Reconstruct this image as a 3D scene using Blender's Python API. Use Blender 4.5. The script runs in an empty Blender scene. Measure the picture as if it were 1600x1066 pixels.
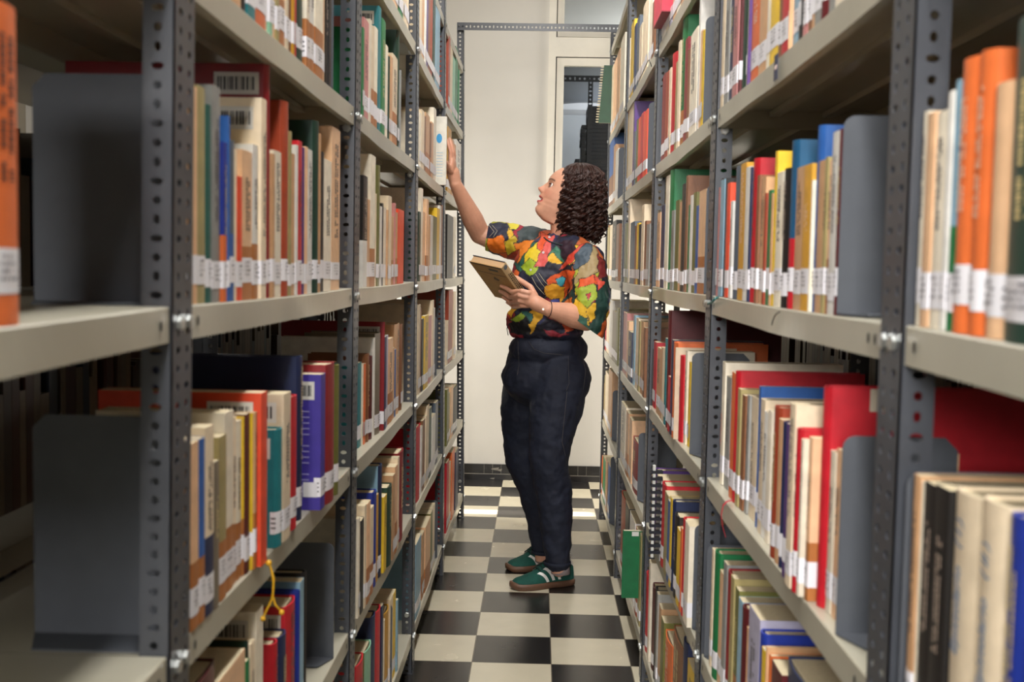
import bpy, bmesh, math, random
import numpy as np
from mathutils import Vector, Matrix, Euler
random.seed(7)
S = bpy.context.scene
COL = S.collection

# ------------------------------------------------------------ camera
F, PITCH, YAW, ROLL, CH = 1696.13, .06683, .02363, .01866, 1.24013
_f = Vector((-math.sin(YAW)*math.cos(PITCH), math.cos(YAW)*math.cos(PITCH), -math.sin(PITCH)))
_r0 = Vector((math.cos(YAW), math.sin(YAW), 0)); _u0 = _r0.cross(_f)
_r = _r0*math.cos(ROLL) + _u0*math.sin(ROLL); _u = _u0*math.cos(ROLL) - _r0*math.sin(ROLL)
EYE = Vector((0, 0, CH))
cd = bpy.data.cameras.new('camera'); cam = bpy.data.objects.new('camera', cd); COL.objects.link(cam)
cd.sensor_width = 36; cd.sensor_fit = 'HORIZONTAL'; cd.lens = F*36/1600; cd.clip_start = .05; cd.clip_end = 60
M = Matrix((( _r.x, _u.x, -_f.x, EYE.x), (_r.y, _u.y, -_f.y, EYE.y), (_r.z, _u.z, -_f.z, EYE.z), (0, 0, 0, 1)))
cam.matrix_world = M
cd.dof.use_dof = True; cd.dof.focus_distance = 4.2; cd.dof.aperture_fstop = 6.5
S.camera = cam
S.view_settings.view_transform = 'Standard'; S.view_settings.look = 'None'
S.view_settings.gamma = 1; S.view_settings.use_curve_mapping = False
S.view_settings.exposure = 0.36
# ------------------------------------------------------------ world and large lights
W = bpy.data.worlds.new('world'); S.world = W; W.use_nodes = True
W.node_tree.nodes['Background'].inputs[0].default_value = (.75, .85, 1, 1)
W.node_tree.nodes['Background'].inputs[1].default_value = .25
def area(name, loc, rot, sx, sy, power, col=(1, .96, .9)):
    l = bpy.data.lights.new(name, 'AREA'); l.shape = 'RECTANGLE'; l.size = sx; l.size_y = sy; l.energy = power; l.color = col
    o = bpy.data.objects.new(name, l); COL.objects.link(o); o.location = loc; o.rotation_euler = rot
    return o
PI = math.pi
area('fill_light_back', (-.48, -2.2, 2.0), (PI/2, 0, 0), .8, 1.0, 100, (1, .98, .96))          # unseen fill light added behind the camera; no window is there
area('ceiling_light_near', (0, .6, 3.0), (0, 0, 0), .2, 1.3, 34, (1, .98, .95))
area('ceiling_light_middle', (0, 3.0, 3.0), (0, 0, 0), .2, 1.3, 34, (1, .98, .95))
area('ceiling_light_far', (0, 5.3, 3.0), (0, 0, 0), .2, 1.1, 4, (1, .98, .95))
area('added_end_fill_left', (-1.7, 5.85, 1.15), (0, -PI/2, 0), .7, .5, 34, (1, .95, .86))  # unseen fill light added past the rack end to brighten the far lips
area('added_end_fill_right', (1.7, 5.85, 1.15), (0, PI/2, 0), .7, .5, 34, (1, .95, .86))  # matching fill light added on the other side, also out of view
sl_ = bpy.data.lights.new('low_sun', 'SUN'); sl_.energy = 24; sl_.angle = .009; sl_.color = (1, .95, .86)
so = bpy.data.objects.new('low_sun', sl_); COL.objects.link(so); so.rotation_euler = Vector((math.cos(.44), 0, -math.sin(.44))).to_track_quat('-Z', 'Y').to_euler()

# ------------------------------------------------------------ measuring helpers
def ray(x, y): return _f + _r*((x-800)/F) - _u*((y-533)/F)
def onY(x, y, Y): d = ray(x, y); return EYE + d*(Y/d.y)
def onX(x, y, X): d = ray(x, y); return EYE + d*(X/d.x)
def onZ(x, y, Z): d = ray(x, y); return EYE + d*((Z-CH)/d.z)
YP = {'L': [.015, 1.084, 2.154, 3.224, 4.294, 5.30], 'R': [-.10, .994, 2.102, 3.211, 4.319, 5.45]}
X0 = {'L': [-.368, -.368, -.368, -.368, -.376, -.368], 'R': [.331, .331, .332, .332, .329, .332]}
SL = {'L': [.01, .01, .002, -.0049, -.0104, -.015], 'R': [0]*6}
def planeX(s, Y, z):
    return float(np.interp(Y, YP[s], X0[s]) + np.interp(Y, YP[s], SL[s])*(z-1.2))
def hitX(s, x, y, off=0, z=None):
    X = -.369 if s == 'L' else .331
    for _ in range(4):
        p = onX(x, y, X); X = planeX(s, p.y, p.z) + off
    return onX(x, y, X)
LZ = {'L': {1: .125, 2: .495, 3: .835, 4: 1.195, 5: 1.552, 6: 1.895, 7: 2.21}, 'R': {1: .115, 2: .49, 3: .842, 4: 1.195, 5: 1.55, 6: 1.895, 7: 2.335}}

# ------------------------------------------------------------ materials
def s2l(c): return c/12.92 if c <= .04045 else ((c+.055)/1.055)**2.4
def hexc(h):
    if isinstance(h, (tuple, list)): return tuple(h)
    return tuple(s2l(int(h[i:i+2], 16)/255) for i in (0, 2, 4))
def mat(name, color='808080', rough=.6, metal=0, noise=0, nscale=20, bump=0, bscale=60, spec=.5, stretch=None, attr=False, color2=None):
    m = bpy.data.materials.new(name); m.use_nodes = True
    nt = m.node_tree; b = nt.nodes['Principled BSDF']
    b.inputs['Roughness'].default_value = rough; b.inputs['Metallic'].default_value = metal
    b.inputs['Specular IOR Level'].default_value = spec
    c = hexc(color)
    tc = nt.nodes.new('ShaderNodeTexCoord'); mp = nt.nodes.new('ShaderNodeMapping'); nt.links.new(tc.outputs['Object'], mp.inputs[0])
    if stretch: mp.inputs['Scale'].default_value = stretch
    if attr:
        a = nt.nodes.new('ShaderNodeAttribute'); a.attribute_name = 'Col'; src = a.outputs['Color']
    else:
        rgb = nt.nodes.new('ShaderNodeRGB'); rgb.outputs[0].default_value = (*c, 1); src = rgb.outputs[0]
    if noise:
        n = nt.nodes.new('ShaderNodeTexNoise'); n.inputs['Scale'].default_value = nscale; n.inputs['Detail'].default_value = 6
        nt.links.new(mp.outputs[0], n.inputs['Vector'])
        r = nt.nodes.new('ShaderNodeMapRange'); r.inputs[1].default_value = .3; r.inputs[2].default_value = .7
        nt.links.new(n.outputs[0], r.inputs[0])
        mx = nt.nodes.new('ShaderNodeMix'); mx.data_type = 'RGBA'
        if color2:
            r.inputs[3].default_value = 0; r.inputs[4].default_value = noise; mx.blend_type = 'MIX'
            mx.inputs[7].default_value = (*hexc(color2), 1); nt.links.new(r.outputs[0], mx.inputs[0]); nt.links.new(src, mx.inputs[6])
        else:
            r.inputs[3].default_value = 1-noise; r.inputs[4].default_value = 1+noise*.3; mx.blend_type = 'MULTIPLY'; mx.inputs[0].default_value = 1
            nt.links.new(src, mx.inputs[6]); nt.links.new(r.outputs[0], mx.inputs[7])
        src = mx.outputs[2]
    nt.links.new(src, b.inputs['Base Color'])
    if bump:
        n2 = nt.nodes.new('ShaderNodeTexNoise'); n2.inputs['Scale'].default_value = bscale; n2.inputs['Detail'].default_value = 4
        nt.links.new(mp.outputs[0], n2.inputs['Vector'])
        bp = nt.nodes.new('ShaderNodeBump'); bp.inputs['Strength'].default_value = bump; bp.inputs['Distance'].default_value = .002
        nt.links.new(n2.outputs[0], bp.inputs['Height']); nt.links.new(bp.outputs[0], b.inputs['Normal'])
    return m
MT = {}
MT['cover'] = mat('book_cover_cloth_and_card', rough=.42, attr=True, noise=.16, nscale=35, bump=.15, bscale=300)
MT['pages'] = mat('page_edges', 'd9c9a6', .85, noise=.3, nscale=240, stretch=(1, 8, .4))
MT['sticker'] = mat('paper_sticker', attr=True, rough=.35)
MT['post'] = mat('slate_grey_steel', '474a51', .36, metal=.0, noise=.25, nscale=12, spec=.7, bump=.06, bscale=200)
MT['shelf'] = mat('putty_painted_steel', 'b3ae9c', .3, noise=.10, nscale=7, spec=.6, bump=.05, bscale=40)
MT['bookend'] = mat('bookend_powder_coat', '53575e', .55, noise=.08, nscale=40, bump=.3, bscale=900)
MT['zinc'] = mat('zinc_bolt', 'cfd2d0', .28, metal=.9)
MT['wall'] = mat('cream_wall_paint', 'd6d2ca', .7, noise=.05, nscale=3, bump=.1, bscale=14)
MT['wallrough'] = MT['wall']
MT['frame'] = mat('cream_window_paint', 'e6e0d2', .45, noise=.12, nscale=5, bump=.1, bscale=30)
MT['dark'] = mat('gap_and_hole_shade', '2a2824', .8)  # dark colour standing in for shade in sash gaps and lip holes
MT['skin'] = mat('skin', attr=True, rough=.45, noise=.12, nscale=30, bump=.1, bscale=400)
MT['hair'] = mat('curly_brown_hair', '36190f', .45, noise=.4, nscale=30, spec=.6)
MT['hairbase'] = mat('brown_hair_mass', '24110a', .95, noise=.5, nscale=60, spec=.1)
MT['denim'] = mat('dark_indigo_denim', '101628', .75, noise=.35, nscale=22, bump=.5, bscale=500, color2='1a233a')
MT['stitch'] = mat('denim_stitching', '4f4a48', .8)
MT['suede'] = mat('green_suede', '125045', .85, noise=.25, nscale=50, bump=.3, bscale=500)
MT['white'] = mat('white_leather', 'e6e3de', .45)
MT['gum'] = mat('gum_sole', '6e4f3c', .5, noise=.2, nscale=30)
MT['lace'] = mat('dark_green_lace', '0c3029', .8)
MT['sock'] = mat('grey_knit_sock', '8f8488', .9, bump=.5, bscale=300)
MT['shirt'] = mat('printed_shirt_fabric', attr=True, rough=.6, noise=.12, nscale=20, bump=.2, bscale=300)
MT['ink'] = mat('black_ink', '1c1c1e', .5)
def simple(h, rough=.5, metal=0): 
    k = 'flat_%s_%d' % (h, rough*100)
    if k not in MT: MT[k] = mat(k, h, rough, metal)
    return MT[k]
def emis(name, h, st):
    m = bpy.data.materials.new(name); m.use_nodes = True; b = m.node_tree.nodes['Principled BSDF']
    b.inputs['Emission Color'].default_value = (*hexc(h), 1); b.inputs['Emission Strength'].default_value = st
    b.inputs['Base Color'].default_value = (*hexc(h), 1); return m

# ------------------------------------------------------------ object helpers
def link(name, me, m=None, parent=None):
    o = bpy.data.objects.new(name, me); COL.objects.link(o)
    if m is not None and len(me.materials) == 0: me.materials.append(m)
    if parent: o.parent = parent
    return o
def pydata(name, V, Fc, m=None, parent=None, cols=None, smooth=False, fm=None, mats=None):
    me = bpy.data.meshes.new(name); me.from_pydata([tuple(v) for v in V], [], Fc)
    if cols is not None:
        a = me.color_attributes.new('Col', 'FLOAT_COLOR', 'CORNER')
        arr = []
        for i, f in enumerate(Fc): arr += [*cols[i], 1]*len(f)
        a.data.foreach_set('color', arr)
    if mats:
        for q in mats: me.materials.append(q)
        if fm: me.polygons.foreach_set('material_index', fm)
    if smooth: me.polygons.foreach_set('use_smooth', [True]*len(Fc))
    me.update()
    return link(name, me, m, parent)
def empty(name, loc=(0, 0, 0), rz=0):
    o = bpy.data.objects.new(name, None); COL.objects.link(o); o.location = loc; o.rotation_euler = (0, 0, rz); o.empty_display_size = .05
    return o
def tag(o, label, cat, group=None):
    o['label'] = label; o['category'] = cat
    if group: o['group'] = group
    return o
def struct(o): o['kind'] = 'structure'; return o
class MB:
    def __init__(s): s.V = []; s.F = []; s.C = []; s.fm = []
    def add(s, V, Fc, c=(1, 1, 1), fm=0):
        n = len(s.V); s.V += [tuple(v) for v in V]
        for f in Fc: s.F.append(tuple(i+n for i in f)); s.C.append(c); s.fm.append(fm)
    def box(s, a, b, c=(1, 1, 1), fm=0):
        x0, y0, z0 = a; x1, y1, z1 = b
        s.add([(x0, y0, z0), (x1, y0, z0), (x1, y1, z0), (x0, y1, z0), (x0, y0, z1), (x1, y0, z1), (x1, y1, z1), (x0, y1, z1)],
              [(0, 3, 2, 1), (4, 5, 6, 7), (0, 1, 5, 4), (1, 2, 6, 5), (2, 3, 7, 6), (3, 0, 4, 7)], c, fm)
    def quad(s, a, b, c_, d, c=(1, 1, 1), fm=0): s.add([a, b, c_, d], [(0, 1, 2, 3)], c, fm)
    def tube(s, pts, r, n=8, c=(1, 1, 1), cap=True, fm=0):
        pts = [Vector(p) for p in pts]; rs = r if isinstance(r, (list, tuple)) else [r]*len(pts)
        up = Vector((0, 0, 1)); V = []; prev = None
        for i, p in enumerate(pts):
            t = (pts[min(i+1, len(pts)-1)] - pts[max(i-1, 0)]).normalized()
            a = prev if prev is not None else (up if abs(t.z) < .9 else Vector((1, 0, 0)))
            a = (a - t*a.dot(t)).normalized(); prev = a; b = t.cross(a)
            for k in range(n):
                th = 2*PI*k/n; V.append(p + (a*math.cos(th)+b*math.sin(th))*rs[i])
        Fc = []
        for i in range(len(pts)-1):
            for k in range(n): Fc.append((i*n+k, i*n+(k+1) % n, (i+1)*n+(k+1) % n, (i+1)*n+k))
        if cap: Fc.append(tuple(range(n-1, -1, -1))); Fc.append(tuple((len(pts)-1)*n+k for k in range(n)))
        s.add(V, Fc, c, fm)
    def build(s, name, m=None, parent=None, smooth=False, col=False, mats=None):
        return pydata(name, s.V, s.F, m, parent, s.C if col else None, smooth, s.fm if mats else None, mats)

# ------------------------------------------------------------ the room
# checkered floor
T0X, T0Y, TS = -.18653, 6.09122, .25
fm_ = bpy.data.materials.new('checker_tile_floor'); fm_.use_nodes = True
nt = fm_.node_tree; b = nt.nodes['Principled BSDF']
tc = nt.nodes.new('ShaderNodeTexCoord'); mp = nt.nodes.new('ShaderNodeMapping')
mp.inputs['Location'].default_value = (-T0X/TS+1, -T0Y/TS, .5); mp.inputs['Scale'].default_value = (1/TS, 1/TS, 0)
nt.links.new(tc.outputs['Object'], mp.inputs[0])
ck = nt.nodes.new('ShaderNodeTexChecker'); ck.inputs['Scale'].default_value = 1; nt.links.new(mp.outputs[0], ck.inputs[0])
ck.inputs[1].default_value = (*hexc('cfc6ae'), 1); ck.inputs[2].default_value = (*hexc('211f1e'), 1)
nz = nt.nodes.new('ShaderNodeTexNoise'); nz.inputs['Scale'].default_value = 9; nz.inputs['Detail'].default_value = 7; nt.links.new(tc.outputs['Object'], nz.inputs[0])
mr = nt.nodes.new('ShaderNodeMapRange'); mr.inputs[1].default_value = .3; mr.inputs[2].default_value = .7; mr.inputs[3].default_value = .95; mr.inputs[4].default_value = 1.03
nt.links.new(nz.outputs[0], mr.inputs[0])
mx = nt.nodes.new('ShaderNodeMix'); mx.data_type = 'RGBA'; mx.blend_type = 'MULTIPLY'; mx.inputs[0].default_value = 1
nt.links.new(ck.outputs[0], mx.inputs[6]); nt.links.new(mr.outputs[0], mx.inputs[7])
# joint lines between tiles
sp = nt.nodes.new('ShaderNodeSeparateXYZ'); nt.links.new(mp.outputs[0], sp.inputs[0])
prev = None
for ax in (0, 1):
    fr = nt.nodes.new('ShaderNodeMath'); fr.operation = 'PINGPONG'; fr.inputs[1].default_value = .5; nt.links.new(sp.outputs[ax], fr.inputs[0])
    lt = nt.nodes.new('ShaderNodeMath'); lt.operation = 'LESS_THAN'; lt.inputs[1].default_value = .006; nt.links.new(fr.outputs[0], lt.inputs[0])
    if prev: 
        mxx = nt.nodes.new('ShaderNodeMath'); mxx.operation = 'MAXIMUM'; nt.links.new(prev.outputs[0], mxx.inputs[0]); nt.links.new(lt.outputs[0], mxx.inputs[1]); prev = mxx
    else: prev = lt
mg = nt.nodes.new('ShaderNodeMix'); mg.data_type = 'RGBA'; mg.inputs[7].default_value = (*hexc('6f6758'), 1)
nt.links.new(prev.outputs[0], mg.inputs[0]); nt.links.new(mx.outputs[2], mg.inputs[6]); nt.links.new(mg.outputs[2], b.inputs['Base Color'])
mr2 = nt.nodes.new('ShaderNodeMapRange'); mr2.inputs[3].default_value = .22; mr2.inputs[4].default_value = .30; nt.links.new(nz.outputs[0], mr2.inputs[0]); nt.links.new(mr2.outputs[0], b.inputs['Roughness'])
b.inputs['Specular IOR Level'].default_value = .6
RX, RY0, WY, CZ = 3.0, -2.6, 6.31, 3.05
m = MB(); m.box((-RX, RY0, -.08), (RX, 10.5, 0)); struct(m.build('floor', fm_))
m = MB(); m.box((-RX, RY0, CZ), (RX, 10.5, CZ+.1)); struct(m.build('ceiling', simple('a39e94', .9)))
SY0, SY1, SZ0, SZ1 = 5.405, 5.50, 1.17, 1.60                      # narrow opening that lets the low sun in
m = MB(); m.box((-RX-.1, RY0, 0), (-RX, SY0, CZ)); m.box((-RX-.1, SY1, 0), (-RX, 10.5, CZ)); m.box((-RX-.1, SY0, 0), (-RX, SY1, SZ0)); m.box((-RX-.1, SY0, SZ1), (-RX, SY1, CZ)); struct(m.build('wall_left', simple('8a8274', .9)))
m = MB(); m.box((RX, RY0, 0), (RX+.1, 10.5, CZ)); struct(m.build('wall_right', simple('8a8274', .9)))
m = MB(); m.box((-RX, RY0-.1, 0), (RX, RY0, CZ)); struct(m.build('wall_back', simple('8f8678', .9)))
m = MB(); m.box((-RX, 10.5, 0), (RX, 10.6, CZ)); struct(m.build('wall_beyond', simple('b9bcc0', .9)))
# end wall with an opening for the window
wx0, wx1 = .03, 1.05; wz0, wz1 = 1.655, 2.98
m = MB()
m.box((-RX, WY, 0), (wx0, WY+.14, CZ)); m.box((wx1, WY, 0), (RX, WY+.14, CZ)); m.box((wx0, WY, 0), (wx1, WY+.14, wz0)); m.box((wx0, WY, wz1), (wx1, WY+.14, CZ))
struct(m.build('wall_end', MT['wall']))
# window: outer frame, two sashes, panes
def fr_rect(m, x0, x1, z0, z1, t, y0, y1, c=(1, 1, 1)):
    m.box((x0, y0, z0), (x0+t, y1, z1)); m.box((x1-t, y0, z0), (x1, y1, z1)); m.box((x0+t, y0, z0), (x1-t, y1, z0+t)); m.box((x0+t, y0, z1-t), (x1-t, y1, z1))
wroot = empty('window_1', (0, WY, 0)); struct(wroot)
m = MB(); fr_rect(m, wx0, wx1, wz0, wz1, .042, -.018, .12); m.box((wx0+.042, -.018, 2.452), (wx1-.042, .12, 2.56)); m.build('window_frame', MT['frame'], wroot)
m = MB(); fr_rect(m, wx0+.048, wx1-.048, wz0+.048, 2.447, .042, -.008, .05); m.build('window_sash', MT['frame'], wroot)
m = MB(); fr_rect(m, wx0+.048, wx1-.048, 2.565, wz1-.048, .038, -.006, .05); m.build('window_sash', MT['frame'], wroot)
m = MB()
for (z0, z1) in ((wz0+.03, 2.46), (2.555, wz1-.03)):
    m.box((wx0+.04, .052, z0), (wx0+.05, .056, z1)); 
m.box((wx0+.04, -.0085, 2.4465), (wx1-.04, -.006, 2.4525))
m.box((wx0+.0415, -.0085, wz0+.04), (wx0+.0485, -.006, 2.4525))
m.build('sash_joint', MT['dark'], wroot)  # dark strips laid over the sash gaps in place of their shade
gl = bpy.data.materials.new('window_glass'); gl.use_nodes = True; g = gl.node_tree.nodes['Principled BSDF']
g.inputs['Transmission Weight'].default_value = 1; g.inputs['Roughness'].default_value = .02; g.inputs['IOR'].default_value = 1.15
m = MB(); m.box((wx0+.09, .018, wz0+.09), (wx1-.09, .021, 2.405)); m.build('window_pane', gl, wroot)
m = MB(); m.box((wx0+.086, .018, 2.603), (wx1-.086, .021, wz1-.086)); m.build('window_pane', gl, wroot)
# black tile skirting
m = MB(); m2 = MB()
m.box((-RX, WY-.016, .0), (RX, WY-.004, .033)); m.box((-RX, WY-.010, .036), (RX, WY-.003, .092))
random.seed(3); x = -2.9
bd = struct(m.build('baseboard_end', mat('black_glazed_tile', '1f1d1c', .35, noise=.5, nscale=14, spec=.6)))
while x < 2.9:
    m2.box((x, WY-.0108, .036), (x+.0018, WY-.009, .092)); x += random.choice((.05, .1, .1, .05, .15))
m2.box((-RX, WY-.013, .033), (RX, WY-.009, .036))
for (cx, cz, w, h) in ((-.235, .063, .05, .012), (-.21, .057, .035, .01), (-.25, .008, .03, .006)):
    y = WY-.0175 if cz < .03 else WY-.0112
    m2.add([(cx-w/2, y, cz), (cx-w/5, y, cz+h/2), (cx+w/2, y, cz+h*.9), (cx+w/3, y, cz-h*.7), (cx-w/6, y, cz-h/3)], [(0, 4, 3, 2, 1)])
m2.build('tile_joint', simple('8a857a', .8), bd)
# ---- the room seen through the window: walls come with the shell; racks, duct, box
def perf(m, o, u, v, n, W_, H_, cols, pitch=.019, th=.0018, rr=(.0044, .0052), c=(1, 1, 1)):
    """a steel strip W_ x H_ with rows of punched holes; o origin, u across, v along, n thickness direction"""
    o, u, v, n = Vector(o), Vector(u), Vector(v), Vector(n)
    edges = [0] + [(cols[i]+cols[i+1])/2 for i in range(len(cols)-1)] + [W_]
    N = int(H_/pitch); V = []; Fc = []
    flip = u.cross(v).dot(n) > 0
    for ci, cc in enumerate(cols):
        a, b_ = edges[ci], edges[ci+1]
        for k in range(N):
            z0, z1 = k*pitch, (k+1)*pitch; zc = (z0+z1)/2
            ru, rv = (rr[0]*1.5, rr[1]*.75) if (k % 3 == ci % 3) else ((rr[0]*.85, rr[1]) if k % 3 == (ci+1) % 3 else (rr[0], rr[0]))
            out = [(a, z0), (cc, z0), (b_, z0), (b_, zc), (b_, z1), (cc, z1), (a, z1), (a, zc)]
            ang = [225, 270, 315, 0, 45, 90, 135, 180]
            inn = [(cc+ru*math.cos(math.radians(t)), zc+rv*math.sin(math.radians(t))) for t in ang]
            base = len(V)
            for d in (0, th):
                for (p, q) in out+inn: V.append(o+u*p+v*q+n*d)
            for j in range(8):
                j2 = (j+1) % 8
                f1 = (base+j, base+j2, base+8+j2, base+8+j); f2 = (base+16+j2, base+16+j, base+24+j, base+24+j2); f3 = (base+8+j, base+8+j2, base+24+j2, base+24+j)
                Fc += [f1, f2, f3]
    V0 = len(V); Hh = N*pitch                                   # long edges
    for (p) in (0, W_):
        for q in (0, Hh):
            for d in (0, th): V.append(o+u*p+v*q+n*d)
    Fc += [(V0, V0+1, V0+3, V0+2), (V0+4, V0+6, V0+7, V0+5), (V0, V0+4, V0+5, V0+1), (V0+2, V0+3, V0+7, V0+6)]
    m.add(V, Fc, c)
br = empty('storage_rack', (.35, 8.0, 0)); tag(br, 'black perforated steel rack behind the window glass in the next room', 'rack')
m = MB(); perf(m, (-.02, 0, 0), (1, 0, 0), (0, 0, 1), (0, 1, 0), .035, 2.66, [.0175], .03, rr=(.008, .008)); m.build('post', simple('15161a', .5), br)
m = MB(); perf(m, (-.45, -.01, 2.60), (0, 0, 1), (1, 0, 0), (0, 1, 0), .045, 1.6, [.022], .035, rr=(.009, .008)); m.build('beam', simple('15161a', .5), br)
m = MB(); perf(m, (-.45, -.01, 1.83), (0, 0, 1), (1, 0, 0), (0, 1, 0), .045, 1.0, [.022], .035, rr=(.009, .008)); m.build('beam', simple('15161a', .5), br)
m = MB(); m.tube([(-.33, .3, 2.3), (-.19, .3, 1.7)], .014, 6); m.build('brace', simple('2c2d30', .5), br)
for (xa_, xb_, yt_, lab) in ((918, 990, 165, 'tallest black carton stack behind the window'), (908, 917, 195, 'middle black carton stack behind the window beside the tallest one'), (898, 907, 245, 'lowest black carton stack behind the window at its left')):
    m = MB(); z = 1.2; pa, pb_ = onY(xa_, yt_, 8.05), onY(xb_, yt_, 8.05); x0, x1, z1 = pa.x, pb_.x, pa.z
    for k in range(60):
        if z > z1-.02: break
        m.box((x0+random.uniform(0, .008), 0, z), (x1-random.uniform(0, .008), .3, z+.026)); z += .0275
    o = m.build('carton_stack', simple('121216', .55)); o.location = (0, 8.05, 0); tag(o, lab, 'box', 'dark cartons beyond the window')
m = MB(); pa = onY(876, 167, 9.9); m.box((pa.x-.5, 9.85, pa.z-.03), (pa.x+1.2, 10.2, pa.z+.03)); o = m.build('wall_shelf', simple('d5d5d8', .6)); tag(o, 'pale wall shelf seen through the window glass', 'shelf')
for q_ in (-.4, 1.0): m = MB(); m.box((pa.x+q_, 9.9, pa.z-.18), (pa.x+q_+.03, 10.5, pa.z-.03)); m.build('bracket', simple('3a3a3e', .6), o)
m = MB(); m.box((-2, .2, 1.1), (3, .5, 1.2)); o = m.build('storage_table', simple('6a6258', .7)); o.location = (0, 7.95, 0)
for xx in (-1.8, 2.6): m = MB(); m.box((xx, .25, 0), (xx+.06, .45, 1.1)); m.build('leg', simple('3a3835', .7), o)
tag(o, 'long table in the next room below the black cartons', 'table')
m = MB(); m.box((-.04, 0, -.05), (.05, .06, .05)); o = m.build('alarm_box', simple('b3273a', .5)); o.location = (onY(886, 143, 10.43).x, 10.43, onY(886, 143, 10.43).z); tag(o, 'small red wall box seen through the window glass', 'box')
m = MB(); m.tube([(-1.2, 9.0, 2.62), (3, 9.0, 3.02)], .16, 20); o = m.build('ventilation_duct', simple('8e9299', .35), smooth=True); tag(o, 'grey round duct under the ceiling behind the window', 'duct')
area('added_uplight_next_room', (2.1, 8.6, 2.0), (PI, 0, 0), 1.2, 1.2, 190, (.85, .93, 1)); area('ceiling_light_next_room', (1.6, 7.4, 3.0), (0, 0, 0), .6, .5, 34, (.9, .95, 1))  # the upward-facing light is added, unseen, to brighten the next room's ceiling

# ------------------------------------------------------------ shelving racks
random.seed(11)
LIP = .036; DEP = .30; PH = 2.43
def post_mesh(sg, front):
    """angle post; corner at the origin; one flange runs along +Y, the other away from the aisle"""
    m = MB(); f = -sg if front else sg
    perf(m, (0, 0, 0), (0, 1, 0), (0, 0, 1), (f, 0, 0), .062, PH, [.018, .046])
    perf(m, (0, 0, 0), (f, 0, 0), (0, 0, 1), (0, 1, 0), .032, PH, [.017])
    m.box((-.012 if f < 0 else -.002, -.001, -.001), (.002 if f < 0 else .012, .02, .004))
    me = bpy.data.meshes.new('post'); me.from_pydata(m.V, [], m.F); me.materials.append(MT['post']); me.update(); return me
def bolt_mb(m, c, n, r=.0075):
    c, n = Vector(c), Vector(n); a = n.orthogonal().normalized(); b_ = n.cross(a)
    V = []; N = 6
    for d, rr in ((0, r), (.004, r), (.0055, r*.8)):
        for k in range(N): t = 2*PI*k/N; V.append(c+n*d+(a*math.cos(t)+b_*math.sin(t))*rr)
    Fc = [(i*N+k, i*N+(k+1) % N, (i+1)*N+(k+1) % N, (i+1)*N+k) for i in range(2) for k in range(N)]+[tuple(2*N+k for k in range(N))]
    m.add(V, Fc)
def shelf_mesh(s, k, lev, X_front=None, Z=None, sg=None):
    sg = 1 if s == 'L' else -1
    z = LZ[s][lev]; ya = YP[s][k]+.0035; yb = YP[s][k+1]-.002
    N = 36; m = MB(); amp = .0016 if lev != 4 else .0028
    if s == 'R' and lev == 4 and k in (2, 3): amp = .006
    ph = random.random()*9
    def fx(y, zz):
        t = (y-ya)/(yb-ya); e = math.sin(PI*t)
        return planeX(s, y, z) - sg*.0028 + sg*amp*e*(math.sin(y*7+ph)+.5*math.sin(y*17+ph*2))*(.3+.7*zz)
    sag = lambda y: -.003*math.sin(PI*(y-ya)/(yb-ya))
    V = []; cols = 6
    for i in range(N+1):
        y = ya+(yb-ya)*i/N; zt = z+sag(y)
        xb = planeX(s, y, z) - sg*DEP; xf = fx(y, 0)
        V += [(xb+sg*.001, y, zt-LIP), (xb, y, zt), (xf-sg*.0015, y, zt), (xf, y, zt-.0015), (fx(y, 1), y, zt-LIP), (fx(y, 1)-sg*.012, y, zt-LIP),
              (fx(y, 1)-sg*.012, y, zt-LIP+.001), (fx(y, 1)-sg*.0012, y, zt-LIP+.001), (xf-sg*.0012, y, zt-.0016), (xb+sg*.0022, y, zt-.0016), (xb+sg*.0022, y, zt-LIP)]
    R_ = 11; Fc = []
    for i in range(N):
        for j in range(R_):
            j2 = (j+1) % R_; f = (i*R_+j, (i+1)*R_+j, (i+1)*R_+j2, i*R_+j2); Fc.append(f if sg > 0 else f[::-1])
    m.add(V, Fc)
    for y in (ya, yb-.001):                                        # side lips
        a, b_ = sorted((planeX(s, y, z)-sg*.004, planeX(s, y, z)-sg*(DEP-.002))); m.box((a, y, z-LIP), (b_, y+.001, z-.001))
    ymid = (ya+yb)/2
    for xx in (.10, .20):                                         # stiffening folds beneath
        a, b_ = sorted((planeX(s, ymid, z)-sg*xx, planeX(s, ymid, z)-sg*(xx+.02))); m.box((a, ya+.002, z-.014), (b_, yb-.002, z-.0042))
    return m
racks = {}
def bolt_me(n, r): m = MB(); bolt_mb(m, (0, 0, 0), n, r); me = bpy.data.meshes.new('bolt'); me.from_pydata(m.V, [], m.F); me.materials.append(MT['zinc']); return me
side_bolt = {'L': bolt_me((1, 0, 0), .0078), 'R': bolt_me((-1, 0, 0), .0078)}; front_bolt = bolt_me((0, -1, 0), .0088)
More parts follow.
